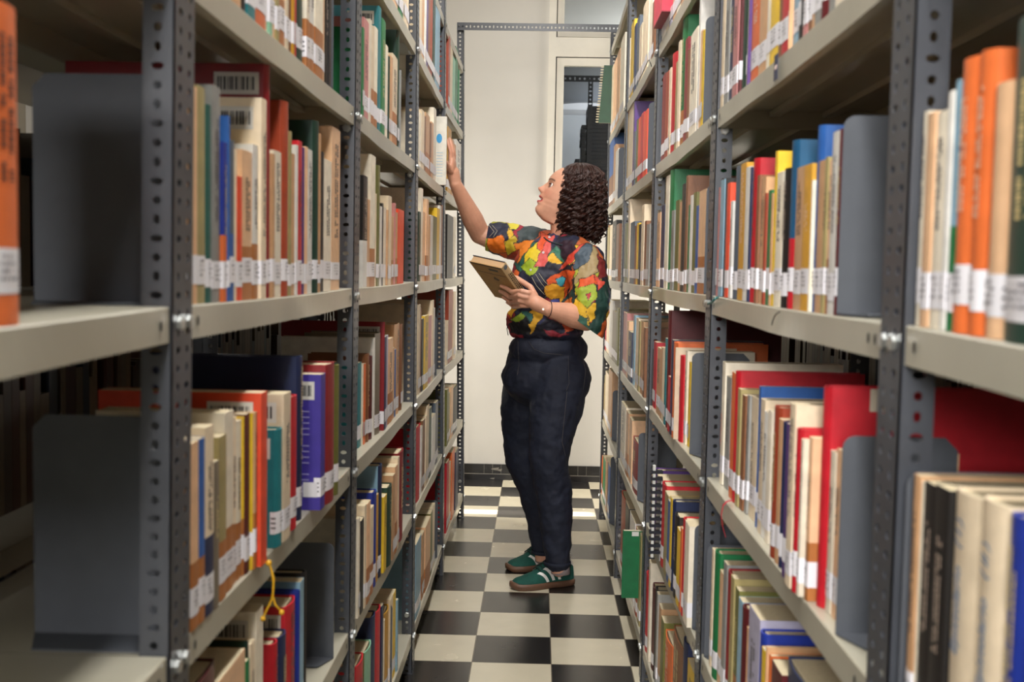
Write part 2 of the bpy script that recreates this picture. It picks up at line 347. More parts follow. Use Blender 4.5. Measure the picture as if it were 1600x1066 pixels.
for s, side in (('L', 'left'), ('R', 'right')):
    sg = 1 if s == 'L' else -1
    root = empty('shelving_rack', (planeX(s, 3, 0), 3, 0)); racks[s] = root
    tag(root, 'long slotted-angle steel book rack with putty shelves on the %s side of the aisle' % side, 'shelving', 'the two book racks along the aisle')
    inv = Matrix.Translation((-planeX(s, 3, 0), -3, 0)); mf, mr_ = post_mesh(sg, True), post_mesh(sg, False)
    for k, Y in enumerate(YP[s]):
        if k > 4: Y = YP[s][5]
        for fr in (True, False):
            xb = planeX(s, Y, 1.2) - (0 if fr else sg*(DEP+.004)); sl = SL[s][k]
            p = bpy.data.objects.new('post', mf if fr else mr_); COL.objects.link(p); p.parent = root
            sh = Matrix.Identity(4); sh[0][2] = sl
            p.matrix_local = inv @ Matrix.Translation((xb - sl*1.2, Y, 0)) @ Euler((0, math.atan(sl), 0)).to_matrix().to_4x4()
            if fr:
                for lev, z in LZ[s].items():
                    if (k == 0 and lev != 4) or (k == 1 and lev == 7): continue
                    for yy in (.018, .046):
                        if k == 5 and yy > .03: continue
                        q = bpy.data.objects.new('bolt', side_bolt[s]); COL.objects.link(q); q.parent = p; q.location = (sg*.0004, yy, z-.017)
                    if lev in (4, 5, 1) and k: q = bpy.data.objects.new('bolt', front_bolt); COL.objects.link(q); q.parent = p; q.location = (-sg*.017, -.0004, z+(.315 if lev != 1 else .06))
    for k in range(5):
        for lev in LZ[s]:
            o = shelf_mesh(s, k, lev).build('shelf', MT['shelf'], root, smooth=False); o.data.transform(inv)
            if k < 3:
                for yy in ((YP[s][k]+.082, YP[s][k]+.104) if s == 'R' else (YP[s][k]+.086,)) + (YP[s][k+1]-.03,):
                    m = MB(); xx = planeX(s, yy, LZ[s][lev])-sg*.0012
                    m.add([(xx, yy+.0042*math.cos(2*PI*q/10), LZ[s][lev]-.018+.0058*math.sin(2*PI*q/10)) for q in range(10)], [tuple(range(10))]); q_ = m.build('slot_hole', MT['dark'], o); q_.data.transform(inv)  # flat dark discs imitate the shaded holes; the lips are not pierced
# the punched angle that ties the two racks over the aisle
m = MB(); zb = 2.405
perf(m, (planeX('L', 5.3, 2.4)-.03, 5.27, zb-.032), (0, 0, 1), (1, 0, 0), (0, 1, 0), .034, .84, [.017], .0185, rr=(.0052, .0042))
perf(m, (planeX('L', 5.3, 2.4)-.03, 5.27, zb+.002), (0, 1, 0), (1, 0, 0), (0, 0, 1), .034, .84, [.017], .0185, rr=(.0042, .0052))
o = m.build('tie_beam', MT['post']); tag(o, 'grey punched steel angle bridging the aisle between both rack tops', 'beam')
# racks standing back to back with these two: shelves, posts and dim rows of books facing the other aisles
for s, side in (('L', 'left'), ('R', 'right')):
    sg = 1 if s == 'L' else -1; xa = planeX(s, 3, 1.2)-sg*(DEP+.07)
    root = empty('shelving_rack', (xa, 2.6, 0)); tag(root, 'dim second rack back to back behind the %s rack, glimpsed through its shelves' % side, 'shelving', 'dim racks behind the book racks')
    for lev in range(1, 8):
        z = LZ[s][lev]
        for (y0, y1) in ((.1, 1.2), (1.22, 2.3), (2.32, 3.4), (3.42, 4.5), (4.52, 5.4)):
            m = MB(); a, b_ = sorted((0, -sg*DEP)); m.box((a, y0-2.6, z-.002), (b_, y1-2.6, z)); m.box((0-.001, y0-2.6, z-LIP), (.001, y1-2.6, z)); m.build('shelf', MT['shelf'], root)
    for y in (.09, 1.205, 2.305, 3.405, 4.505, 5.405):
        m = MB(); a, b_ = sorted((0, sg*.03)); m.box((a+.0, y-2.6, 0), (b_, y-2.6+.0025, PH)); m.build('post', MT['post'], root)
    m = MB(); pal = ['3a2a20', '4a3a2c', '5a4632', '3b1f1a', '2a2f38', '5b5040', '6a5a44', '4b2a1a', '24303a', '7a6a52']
    for lev in range(1, 8):
        y = .13
        while y < (5.36 if s == 'L' else 4.3):
            if any(abs(y-q) < .03 for q in (1.205, 2.305, 3.405, 4.505)): y += .04; continue
            t = random.uniform(.008, .035); h = random.uniform(.17, .27); d = random.uniform(.12, .19)
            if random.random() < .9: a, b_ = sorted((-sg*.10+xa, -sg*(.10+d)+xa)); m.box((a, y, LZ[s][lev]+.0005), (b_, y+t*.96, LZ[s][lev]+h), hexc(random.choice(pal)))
            y += t
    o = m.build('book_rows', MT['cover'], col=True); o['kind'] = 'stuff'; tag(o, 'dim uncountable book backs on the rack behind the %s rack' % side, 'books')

# ------------------------------------------------------------ books
C = dict(petrol='1e5a82', pine='2f6259', cream='eedabb', ivory='f5ead4', white='ece9e2', peach='f2c499', tan='d2a479', brown='8a5a3a', rust='a8452a', red='cc2230', darkred='8c1f26', maroon='5a1c20',
         orange='e8743a', vermilion='f2502c', gold='d9a02c', yellow='eec52c', khaki='a89a68', olive='6e6e36', green='1c7a46', darkgreen='1f4034', mint='8fc4a4', teal='1f7f88',
         lightblue='8fb6cc', blue='2c5fa8', royal='22389a', navy='1f2c52', purple='56347c', indigo='4638a0', lilac='b8b4cc', pink='d08a88', grey='9a9a96', slate='5a6674', black='22201f', greybrown='7d7262')
NAME = dict(petrol='dark blue-green', pine='dark teal', peach='peach', ivory='ivory', darkred='dark red', darkgreen='dark green', lightblue='light blue', royal='royal blue', greybrown='grey-brown', vermilion='red-orange', rust='rust-red')
# one row per shelf: side, bay, level, y where the x positions were read, base points (x,y) for low shelves, books "x0 x1 ytop colour flags"
# flags: n no sticker, t brown tape foot, h hardback, B bar-code sticker on the near cover, T lettering, /c other cover colour, D deep book, q top sticker, E bookend, >c lower half colour
SH = []
def shelf(s, bay, lev, yref, base, txt): SH.append((s, bay, lev, yref, base, [e.split() for e in txt.strip().split(';') if e.strip()]))
shelf('L', 0, 4, 500, None, '-14 43 -2 orange hT')
shelf('L', 0, 3, 900, None, '')
shelf('L', 1, 5, 60, None, '''330 345 -160 red h;345 360 -160 cream;360 376 -170 tan;376 387 -190 black h;388 399 -180 teal;400 413 -175 orange;413 418 -150 cream;418 424 -160 mint;424 430 -150 peach;430 436 -150 khaki;
436 446 -140 peach t;446 452 -120 cream;452 456 -120 brown;456 461 -110 gold;461 464 -100 red;464 477 -120 darkgreen h/teal;478 485 -110 ivory t;485 492 -105 white t;492 505 -95 ivory t;505 508 -80 peach;508 514 -90 black nh;514 519 -90 black n;521 521 -40 x E''')
shelf('L', 1, 4, 460, None, '''304 309 133 peach;309 322 132 khaki>c;322 333 160 pine h;333 345 131 grey;345 356 218 royal>orange;356 360 177 blue;360 366 215 slate>blue;366 371 230 cream;371 379 272 vermilion;379 395 232 peach tT;
395 404 222 white tT;404 417 148 cream BD;417 423 95 darkred hBD;423 428 235 tan;428 440 232 ivory T;440 452 152 rust hD;452 455 200 khaki;455 461 236 tan;461 466 222 white;466 472 216 red T;472 476 226 purple;476 480 225 peach;
480 488 230 white;488 498 183 darkgreen hD;498 501 205 tan;501 506 234 black;506 516 247 ivory;518 531 198 peach DT''')
shelf('L', 1, 3, 900, [(303, 985), (322, 966), (345, 940), (370, 905), (389, 892), (418, 879), (440, 848), (455, 834), (462, 822), (472, 806), (505, 793), (528, 782)],
'''301 313 690 peach t;313 322 684 blue t;322 335 665 cream>navy;335 343 720 greybrown n;343 352 680 khaki t;352 363 642 ivory t;363 370 650 cream t;370 378 655 ivory t;378 382 650 yellow t;382 391 645 maroon;391 395 645 yellow;395 402 643 tan t;
402 418 612 vermilion nBD;434 442 668 teal hBD;443 454 612 cream BD;455 466 617 red hD;466 473 555 navy hDT;500 507 583 indigo BD;508 523 568 darkred hD;524 529 570 olive h''')
shelf('L', 1, 2, 1020, None, '''296 345 1058 maroon hn;345 385 1038 peach n;385 388 1003 black hn/darkgreen;388 393 1028 green;394 401 1000 cream BT;403 414 948 ivory B;430 438 1000 red hn;439 450 990 navy hn;451 466 938 red hBT;466 470 922 royal h;470 476 905 lightblue;476 481 892 black hn;521 521 850 x E''')
shelf('L', 2, 6, 20, None, '''575 590 -90 cream;590 602 -80 tan;602 612 -90 white;612 622 -70 peach;622 630 -60 green;630 637 -55 cream;637 639 -50 cream''')
shelf('L', 2, 5, 180, None, '''566 568 40 green;568 576 28 pink T;576 580 26 ivory;580 585 38 cream t;585 590 40 ivory t;591 595 7 teal DB;596 602 27 green;602 606 68 ivory;606 609 84 darkgreen;609 613 85 tan;613 621 85 cream t;621 624 45 darkgreen hD;624 626 105 grey''')
shelf('L', 2, 4, 440, None, '''564 567 300 orange n;567 574 273 black n>white;574 578 310 tan;578 586 240 ivory Dt;586 588 300 cream;588 593 255 olive;593 596 320 white;596 598 315 black;598 603 322 ivory;603 606 325 tan;606 611 304 cream D;611 615 336 tan t;615 618 315 pink;618 621 330 tan t;621 631 326 vermilion nq''')
shelf('L', 2, 3, 640, [(563, 697), (577, 688), (587, 678), (600, 672), (612, 656), (626, 640)], '''560 565 565 teal;565 568 567 ivory;568 572 567 orange;572 578 552 brown h;578 583 555 maroon h;583 586 526 white nD;586 596 519 greybrown h;596 600 502 darkred hDB;600 603 525 navy;603 606 522 lilac;606 614 527 peach t;614 616 542 tan;616 618 545 blue;618 625 505 tan hD;625 629 506 brown h''')
shelf('L', 2, 2, 900, [(560, 965), (575, 942), (590, 905), (597, 897), (611, 880), (630, 836)], '''560 563 810 ivory;563 569 812 black n;569 573 790 cream;573 579 785 peach t;579 584 792 cream t;584 588 768 royal hD;588 591 772 gold;591 597 727 navy h/lightblueD;598 604 775 yellow n;605 613 760 darkgreen hn;613 616 742 tan;616 620 728 peach t;620 623 715 cream;623 631 705 darkred hnD''')
shelf('L', 2, 1, 1040, None, '''560 571 1030 red hn;571 582 1012 mint hn/olive;582 588 960 navy h;588 596 952 red h;596 599 945 navy;599 601 968 ivory;601 609 953 gold h;609 614 933 cream;614 618 925 yellow;618 622 940 lightblue q;612 612 905 x E''')
shelf('L', 3, 6, 60, None, '''655 659 -45 cream;659 663 -40 tan;663 666 -55 white;666 669 -50 purple;669 672 -40 brown;672 677 -30 rust h;677 680 -25 darkgreen;681 687 9 lightblue''')
shelf('L', 3, 5, 250, None, '''655 658 175 ivory;658 663 171 cream;663 665 180 brown;665 671 177 tan t;671 674 190 brown t;674 677 190 tan;677 681 168 ivory D''')
shelf('L', 3, 4, 420, None, '''654 657 330 darkgreen;657 660 293 ivory D;660 664 330 peach;664 669 309 peach t;669 672 335 tan;672 676 335 white;676 682 337 olive;682 686 325 yellow;686 689 321 white;689 691 320 brown''')
shelf('L', 3, 3, 560, None, '''653 656 475 cream;656 658 480 brown;658 662 497 black;662 669 492 yellow;669 674 492 pink;674 677 468 cream DB;677 679 480 white;682 682 480 x E''')
shelf('L', 3, 2, 700, None, '''651 658 665 red hn;658 660 665 white;660 664 655 brown;664 667 650 cream;667 670 632 cream DT;670 674 636 darkgreen;674 680 649 white;680 684 627 slate D''')
shelf('L', 3, 1, 880, None, '''650 658 842 lightblue;659 663 832 tan t;663 672 817 peach nt;672 675 800 olive;675 679 790 cream;683 683 768 x E''')
shelf('L', 4, 6, 150, None, '''700 703 57 rust;703 707 60 cream;707 711 90 mint;711 715 72 green;715 718 108 green''')
shelf('L', 4, 5, 270, None, '''699 705 200 gold;705 709 217 tan;709 712 225 tan;712 720 222 white n''')
shelf('L', 4, 4, 420, None, '''698 708 336 black nB;709 712 338 ivory''')
shelf('L', 4, 3, 540, None, '''698 700 500 cream;700 707 452 rust;707 712 455 cream''')
shelf('L', 4, 2, 640, None, '''698 701 607 olive;701 703 613 khaki;704 708 602 peach;708 716 603 black h''')
shelf('L', 4, 1, 780, None, '''697 701 720 red;701 704 722 peach;705 710 702 orange n;711 716 702 navy n''')
# right rack
shelf('R', 0, 4, 500, None, '''1563 1625 22 darkgreen hT;1530 1562 133 peach hD;1506 1530 86 orange hTD;1484 1506 97 orange hT;1476 1484 131 lightblue>green;1466 1476 147 white;1449 1466 178 ivory T;1436 1449 180 peach;1415 1436 182 ivory T''')
shelf('R', 0, 3, 900, None, '''1600 1660 835 navy h;1566 1599 800 royal hT;1521 1564 777 cream hn;1478 1520 764 cream hn;1458 1477 757 black nT;1439 1457 751 black nT;1433 1438 748 ivory n;1420 1432 738 tan D;1411 1411 722 x E''')
shelf('R', 1, 5, 70, None, '''1345 1362 -120 tan;1328 1345 -110 ivory n;1304 1328 -115 ivory n;1291 1304 -90 grey;1280 1291 -100 maroon h;1272 1280 -80 grey;1266 1271 -85 tan;1260 1266 -90 brown;1252 1260 -80 pink;1248 1252 -70 black;1237 1248 -75 lightblue;1232 1236 -60 tan;1221 1232 -70 red;1215 1221 -50 brown;1204 1215 -60 yellow;1198 1203 -55 ivory;
1186 1197 -40 tan;1173 1186 -45 orange T;1170 1173 -30 purple;1167 1170 -30 ivory;1158 1166 -42 darkgreen hn;1154 1158 -20 maroon;1146 1154 -25 pink T;1140 1146 -28 navy;1132 1139 -22 grey T;1120 1132 0 cream;1115 1119 18 orange n''')
shelf('R', 1, 4, 470, None, '''1308 1308 168 x E;1301 1307 203 maroon h;1294 1301 206 white;1287 1294 250 peach tT;1280 1287 245 khaki T;1273 1280 250 tan;1266 1273 198 blue hD;1261 1265 280 ivory n;1250 1261 256 gold T;1237 1250 260 tan T;1226 1237 220 petrol hD>red;1217 1226 262 black h;
1207 1217 268 ivory T;1203 1207 237 yellow D;1199 1203 300 tan;1194 1199 296 green;1190 1194 300 rust;1183 1190 277 tan;1176 1183 273 brown D;1168 1175 249 red hD;1165 1168 262 navy;1159 1165 262 white;1150 1159 257 gold T;1141 1149 262 slate h;1136 1140 315 white T;1130 1135 288 vermilion;1128 1130 280 black;1120 1127 283 lightblue;1117 1120 295 pink''')
shelf('R', 1, 3, 800, [(1122, 753), (1133, 762), (1141, 780), (1150, 790), (1160, 798), (1173, 808), (1185, 830), (1197, 846), (1206, 870), (1219, 886), (1231, 916), (1242, 928), (1252, 938), (1266, 946), (1284, 954), (1298, 962), (1308, 972)],
'''1313 1313 667 x E;1303 1312 697 peach;1293 1302 700 ivory T;1276 1293 598 red hnDq;1259 1275 680 peach tT;1247 1258 682 ivory T;1238 1246 663 red h;1228 1237 624 cream TD;1223 1228 655 purple;1217 1222 652 navy h;1212 1217 648 tan;1201 1211 628 rust hD;1195 1200 635 ivory;1189 1195 637 white;1182 1189 617 cream;1179 1182 597 blue D/purple;1168 1178 615 cream;1161 1167 612 grey T;1153 1160 612 brown;1146 1152 602 khaki;1142 1146 575 red hD;1136 1142 577 orange;1128 1135 584 grey;1121 1128 562 ivory D''')
shelf('R', 1, 2, 1020, None, '''1225 1262 1050 navy h;1205 1224 1042 maroon;1213 1213 1 skip;1201 1204 1020 orange n;1196 1200 1008 tan;1191 1195 1012 yellow;1186 1191 983 royal hn;1168 1185 950 lilac nT;1165 1168 975 tan;1157 1165 945 maroon h;1151 1157 930 lightblue;1145 1151 912 olive t;1138 1145 895 khaki;1131 1138 885 darkred h;1126 1131 871 grey;1120 1126 886 peach;1110 1120 856 green h;1107 1110 849 cream;1100 1100 843 x E''')
shelf('R', 2, 6, 40, None, '''1085 1098 -90 cream;1072 1085 -80 white;1062 1072 -70 tan;1056 1062 -65 ivory;1050 1056 -60 tan;1045 1050 24 lilac;1040 1045 24 ivory;1034 1040 24 white''')
shelf('R', 2, 5, 200, None, '''1098 1098 30 x E;1093 1096 53 yellow;1090 1093 53 peach;1087 1090 -6 white D;1075 1086 53 ivory;1071 1075 80 brown;1067 1071 64 darkred;1060 1067 35 green ht;1056 1060 69 cream;1053 1056 100 khaki;1046 1052 88 red h;1043 1046 110 cream;1038 1043 115 rust;1033 1038 120 darkred;1030 1030 130 x E''')
shelf('R', 2, 4, 440, None, '''1100 1100 315 x E;1088 1099 298 peach t;1084 1088 321 blue;1079 1084 301 olive;1075 1079 305 white;1072 1075 320 green;1067 1072 275 brown D;1062 1066 288 black;1058 1062 315 tan;1052 1058 313 olive;1046 1052 328 grey;1041 1046 268 green hD;1036 1041 277 ivory;1030 1035 321 navy;1024 1030 333 peach''')
shelf('R', 2, 3, 640, [(1019, 634), (1026, 645), (1035, 658), (1043, 671), (1055, 690), (1064, 692), (1076, 698)], '''1079 1079 541 x E;1074 1077 562 yellow;1068 1074 545 ivory;1059 1067 553 red hn/darkred;1053 1059 541 cream n;1049 1053 531 orange hD;1046 1049 527 navy D;1042 1046 585 red;1039 1042 482 maroon hD;1036 1039 525 teal D;1033 1036 540 cream;1030 1033 540 tan;1024 1030 541 tan;1018 1023 532 red;1016 1018 543 black''')
shelf('R', 2, 2, 880, [(1018, 850), (1025, 868), (1036, 890), (1048, 925), (1058, 948), (1072, 982)], '''1084 1084 813 x E;1068 1075 813 ivory;1064 1068 805 red h;1061 1064 820 orange;1056 1061 822 yellow;1050 1056 798 black h;1047 1050 775 navy hD;1044 1047 770 yellow D;1041 1044 776 blue;1036 1041 764 khaki n;1030 1035 748 red hD;1022 1029 738 grey nD;1018 1021 725 purple hD;1014 1018 737 tan''')
shelf('R', 2, 1, 1020, None, '''1074 1088 1045 yellow;1066 1073 1000 navy h;1048 1065 993 brown hn;1036 1047 993 orange hn;1031 1036 962 olive;1027 1031 940 tan;1023 1027 920 grey;1020 1023 910 black hn;1015 1020 907 maroon h;1010 1014 868 ivory n;1001 1009 880 red h''')
shelf('R', 3, 6, 80, None, '''1018 1021 6 brown;1013 1018 3 ivory T;1008 1013 -6 cream q;1003 1008 10 cream;998 1003 40 cream;994 998 30 slate;990 994 40 navy;985 990 38 yellow;980 985 65 ivory''')
shelf('R', 3, 5, 240, None, '''1012 1012 180 x E;1004 1010 175 vermilion;1000 1004 178 red;996 1000 185 vermilion;993 996 188 olive;990 993 205 slate;988 990 162 purple D;980 988 163 cream;975 980 185 yellow;972 975 188 orange''')
shelf('R', 3, 4, 420, None, '''1008 1013 350 grey;1005 1008 345 brown;1000 1005 320 cream D;996 999 350 black;993 996 348 yellow;990 993 352 brown;983 990 347 slate;979 983 313 cream D;974 978 350 olive''')
shelf('R', 3, 3, 560, None, '''1004 1007 510 brown;1000 1004 500 tan;996 1000 500 khaki;992 996 495 cream;988 991 490 lightblue;981 988 517 navy;978 981 500 peach;972 978 487 pink''')
shelf('R', 3, 2, 720, None, '''997 997 680 x E;986 995 685 darkred h;981 986 650 peach;976 981 640 tan t;968 976 628 ivory D''')
shelf('R', 3, 1, 900, None, '''996 1000 826 khaki;991 995 820 rust;981 990 800 white;974 980 780 black;966 973 765 rust h''')
shelf('R', 4, 6, 150, None, '''968 974 45 ivory;963 967 70 tan;958 962 76 peach;955 958 85 cream''')
shelf('R', 4, 5, 270, None, '''966 966 225 x E;961 965 235 white;958 961 228 tan;952 958 215 blue>brown;948 952 223 grey''')
shelf('R', 4, 4, 400, None, '''962 966 350 brown;956 962 345 black;952 956 352 cream;948 952 356 khaki;943 948 355 peach''')
shelf('R', 4, 3, 530, None, '''962 965 480 olive;956 962 485 greybrown;951 956 467 white;947 951 490 cream;943 947 482 red''')
shelf('R', 4, 2, 630, None, '''957 957 595 x E;950 955 575 tan;945 950 580 cream;941 945 583 khaki;937 941 590 tan''')
shelf('R', 4, 1, 770, None, '''953 953 745 x E;949 952 722 blue;945 949 715 tan;941 945 713 green;936 940 703 orange''')

def book_geom(t, h, d, hard, c1, c2, c3, tape):
    """spine at x=0 facing +x, thickness along y (0..t), height z. returns cover MB, pages MB"""
    ct = min(.0026 if hard else .0006, t*.18); ov = .003 if hard else 0
    bow = min(.006, t*.28) if hard else min(.0012, t*.1)
    n = 8; outer = [(-d, 0)]
    for i in range(n+1): u = i/n; outer.append((-bow + bow*math.sin(PI*u)**.8*1.0, t*u))
    outer.append((-d, t))
    inner = [(-d, ct)] + [(-bow-ct+bow*math.sin(PI*i/n)**.8, ct+(t-2*ct)*i/n) for i in range(n+1)] + [(-d, t-ct)]
    zs = [(0, c1)]
    if tape: zs = [(0, hexc('b9743c')), (min(.085, h*.36), c1)]
    elif c2: zs = [(0, c2), (h*.42, c1)]
    zs.append((h, None))
    m = MB(); K = len(outer)
    for i in range(len(zs)-1):
        z0, z1 = zs[i][0], zs[i+1][0]; col = zs[i][1]
        V = [(x, y, z0) for x, y in outer]+[(x, y, z1) for x, y in outer]
        for j in range(K-1):
            c = col
            if c3 and (j == 0): c = c3
            m.add([V[j], V[j+1], V[K+j+1], V[K+j]], [(0, 1, 2, 3)], c)
        V = [(x, y, z0) for x, y in inner]+[(x, y, z1) for x, y in inner]
        for j in range(K-1): m.add([V[j], V[j+1], V[K+j+1], V[K+j]], [(3, 2, 1, 0)], col)
    for z, fl in ((0, True), (h, False)):
        col = zs[0][1] if z == 0 else zs[-2][1]
        for j in range(K-1):
            q = [(*outer[j], z), (*outer[j+1], z), (*inner[j+1], z), (*inner[j], z)]
            m.add(q, [(0, 3, 2, 1) if fl else (0, 1, 2, 3)], col)
    for (a, b_) in ((0, 0), (-1, -1)): m.add([(*outer[a], 0), (*inner[b_], 0), (*inner[b_], h), (*outer[a], h)], [(0, 1, 2, 3)], zs[-2][1])
    p = MB(); p.box((-d+ov, ct*1.02, ov+.0002), (-bow-ct*1.2, t-ct*1.02, h-ov-(.0 if hard else .0004)))
    return m, p, bow
def bars(m, x, y0, y1, z0, z1, rows, c=(.03, .03, .04), across=True, dens=.75):
    """rows of small letter-like marks on the plane x = const"""
    for r in range(rows):
        if across:
            zz = z1-(r+.5)*(z1-z0)/rows; hh = (z1-z0)/rows*.24; y = y0
            while y < y1-.0006:
                w = random.uniform(.0006, .0022)
                if random.random() < dens: m.quad((x, y, zz-hh), (x, min(y+w, y1), zz-hh), (x, min(y+w, y1), zz+hh), (x, y, zz+hh), c)
                y += w+.0005
        else:
            yy = y0+(r+.5)*(y1-y0)/rows; hh = (y1-y0)/rows*.28; z = z0
            while z < z1-.001:
                w = random.uniform(.0015, .005)
                if random.random() < dens: m.quad((x, yy-hh, z), (x, yy+hh, z), (x, yy+hh, min(z+w, z1)), (x, yy-hh, min(z+w, z1)), c)
                z += w+.0012
def mark_text(txt, size, m, parent, loc, rot, name='spine_lettering', shear=0):
    cu = bpy.data.curves.new(name, 'FONT'); cu.body = txt; cu.size = size; cu.shear = shear; cu.extrude = .0001; cu.align_x = 'LEFT'; cu.align_y = 'CENTER'
    o = bpy.data.objects.new(name, cu); COL.objects.link(o)
    dg = bpy.context.evaluated_depsgraph_get(); me = bpy.data.meshes.new_from_object(o.evaluated_get(dg))
    bpy.data.objects.remove(o); me.materials.clear(); o = link(name, me, m, parent); o.location = loc; o.rotation_euler = rot
    return o
LEVN = {1: 'bottom shelf', 2: 'second shelf up', 3: 'third shelf up', 4: 'fourth shelf up', 5: 'fifth shelf up', 6: 'sixth shelf up'}
BAYN = {0: 'foreground bay', 1: 'nearest full bay', 2: 'second bay', 3: 'third bay', 4: 'farthest bay'}
ORD = ['', 'first', 'second', 'third', 'fourth', 'fifth', 'sixth', 'seventh', 'eighth', 'ninth', 'tenth', 'eleventh', 'twelfth', 'thirteenth', 'fourteenth']
allb = []; ends = []
for (s, bay, lev, yref, base, ent) in SH:
    sg = 1 if s == 'L' else -1; z = LZ[s][lev]
    rows = []
    for e in ent:
        x0, x1, yt = float(e[0]), float(e[1]), float(e[2]); cn = e[3]; fl = e[4] if len(e) > 4 else ''
        if cn == 'skip': continue
        if '>' in cn: cn, low = cn.split('>')
        else: low = None
        if '>' in fl: fl, low = fl.split('>')
        c3 = None
        if '/' in fl:
            fl, c3 = fl.split('/'); c3n = c3.rstrip('D'); fl += 'D' if c3.endswith('D') else ''; c3 = c3n
        xm = (x0+x1)/2
        if 'E' in fl:
            p = hitX(s, x0, yref, -sg*.005); pt = hitX(s, x0, yt, -sg*.012); ends.append((s, bay, lev, p.y, pt.z)); continue
        if base:
            yb = float(np.interp(xm, [q[0] for q in base], [q[1] for q in base])); g = onZ(xm, yb, z); X = g.x
            pl = planeX(s, g.y, z); off = max(-.05, min(.02 if s == 'L' else .006, (X-pl)*sg))
        else: off = -random.uniform(.004, .009)
        near = x0 if s == 'L' else x1; far = x1 if s == 'L' else x0
        a = hitX(s, near, yref, sg*off); b_ = hitX(s, far, yref, sg*off); tp = hitX(s, xm, yt, sg*off)
        zt = tp.z + (a.y+b_.y-2*tp.y)*0
        rows.append(dict(s=s, bay=bay, lev=lev, ya=a.y, yb=b_.y, off=off, zt=zt, c=cn, low=low, c3=c3, fl=fl, px=abs(x1-x0)*abs(yref-yt), pxh=F*(zt-z)/max(a.y, .3), w=abs(x1-x0)))
    rows.sort(key=lambda r: r['ya'])
    prev = YP[s][bay]+.004
    for i, r in enumerate(rows):
        r['ya'] = max(r['ya'], prev+.0002); r['yb'] = max(r['yb'], r['ya']+.0035)
        if i+1 < len(rows) and 0 < rows[i+1]['ya']-r['yb'] < .012: r['yb'] = rows[i+1]['ya']
        lim = YP[s][bay+1]-.008
        if r['yb'] > lim: r['yb'] = lim; r['ya'] = min(r['ya'], lim-.0036)
        prev = r['yb']
    cnt = {}
    for i, r in enumerate(rows):
        cnt[r['c']] = cnt.get(r['c'], 0)+1; r['n'] = cnt[r['c']]; r['prev'] = rows[i-1]['c'] if i else None; r['next'] = rows[i+1]['c'] if i+1 < len(rows) else None
    for r in rows: r['tot'] = cnt[r['c']]
    allb += [r for r in rows if r['yb'] > r['ya']+.0015]
for r in allb: r['area'] = r['w']*r['pxh']*(1.0 if r['lev'] not in (6,) else .5)
order = sorted(range(len(allb)), key=lambda i: -allb[i]['area']); big = set(order[:300])
print('BOOKS', len(allb), 'individual', len(big))
small = MB()
def nm(c): return NAME.get(c, c)
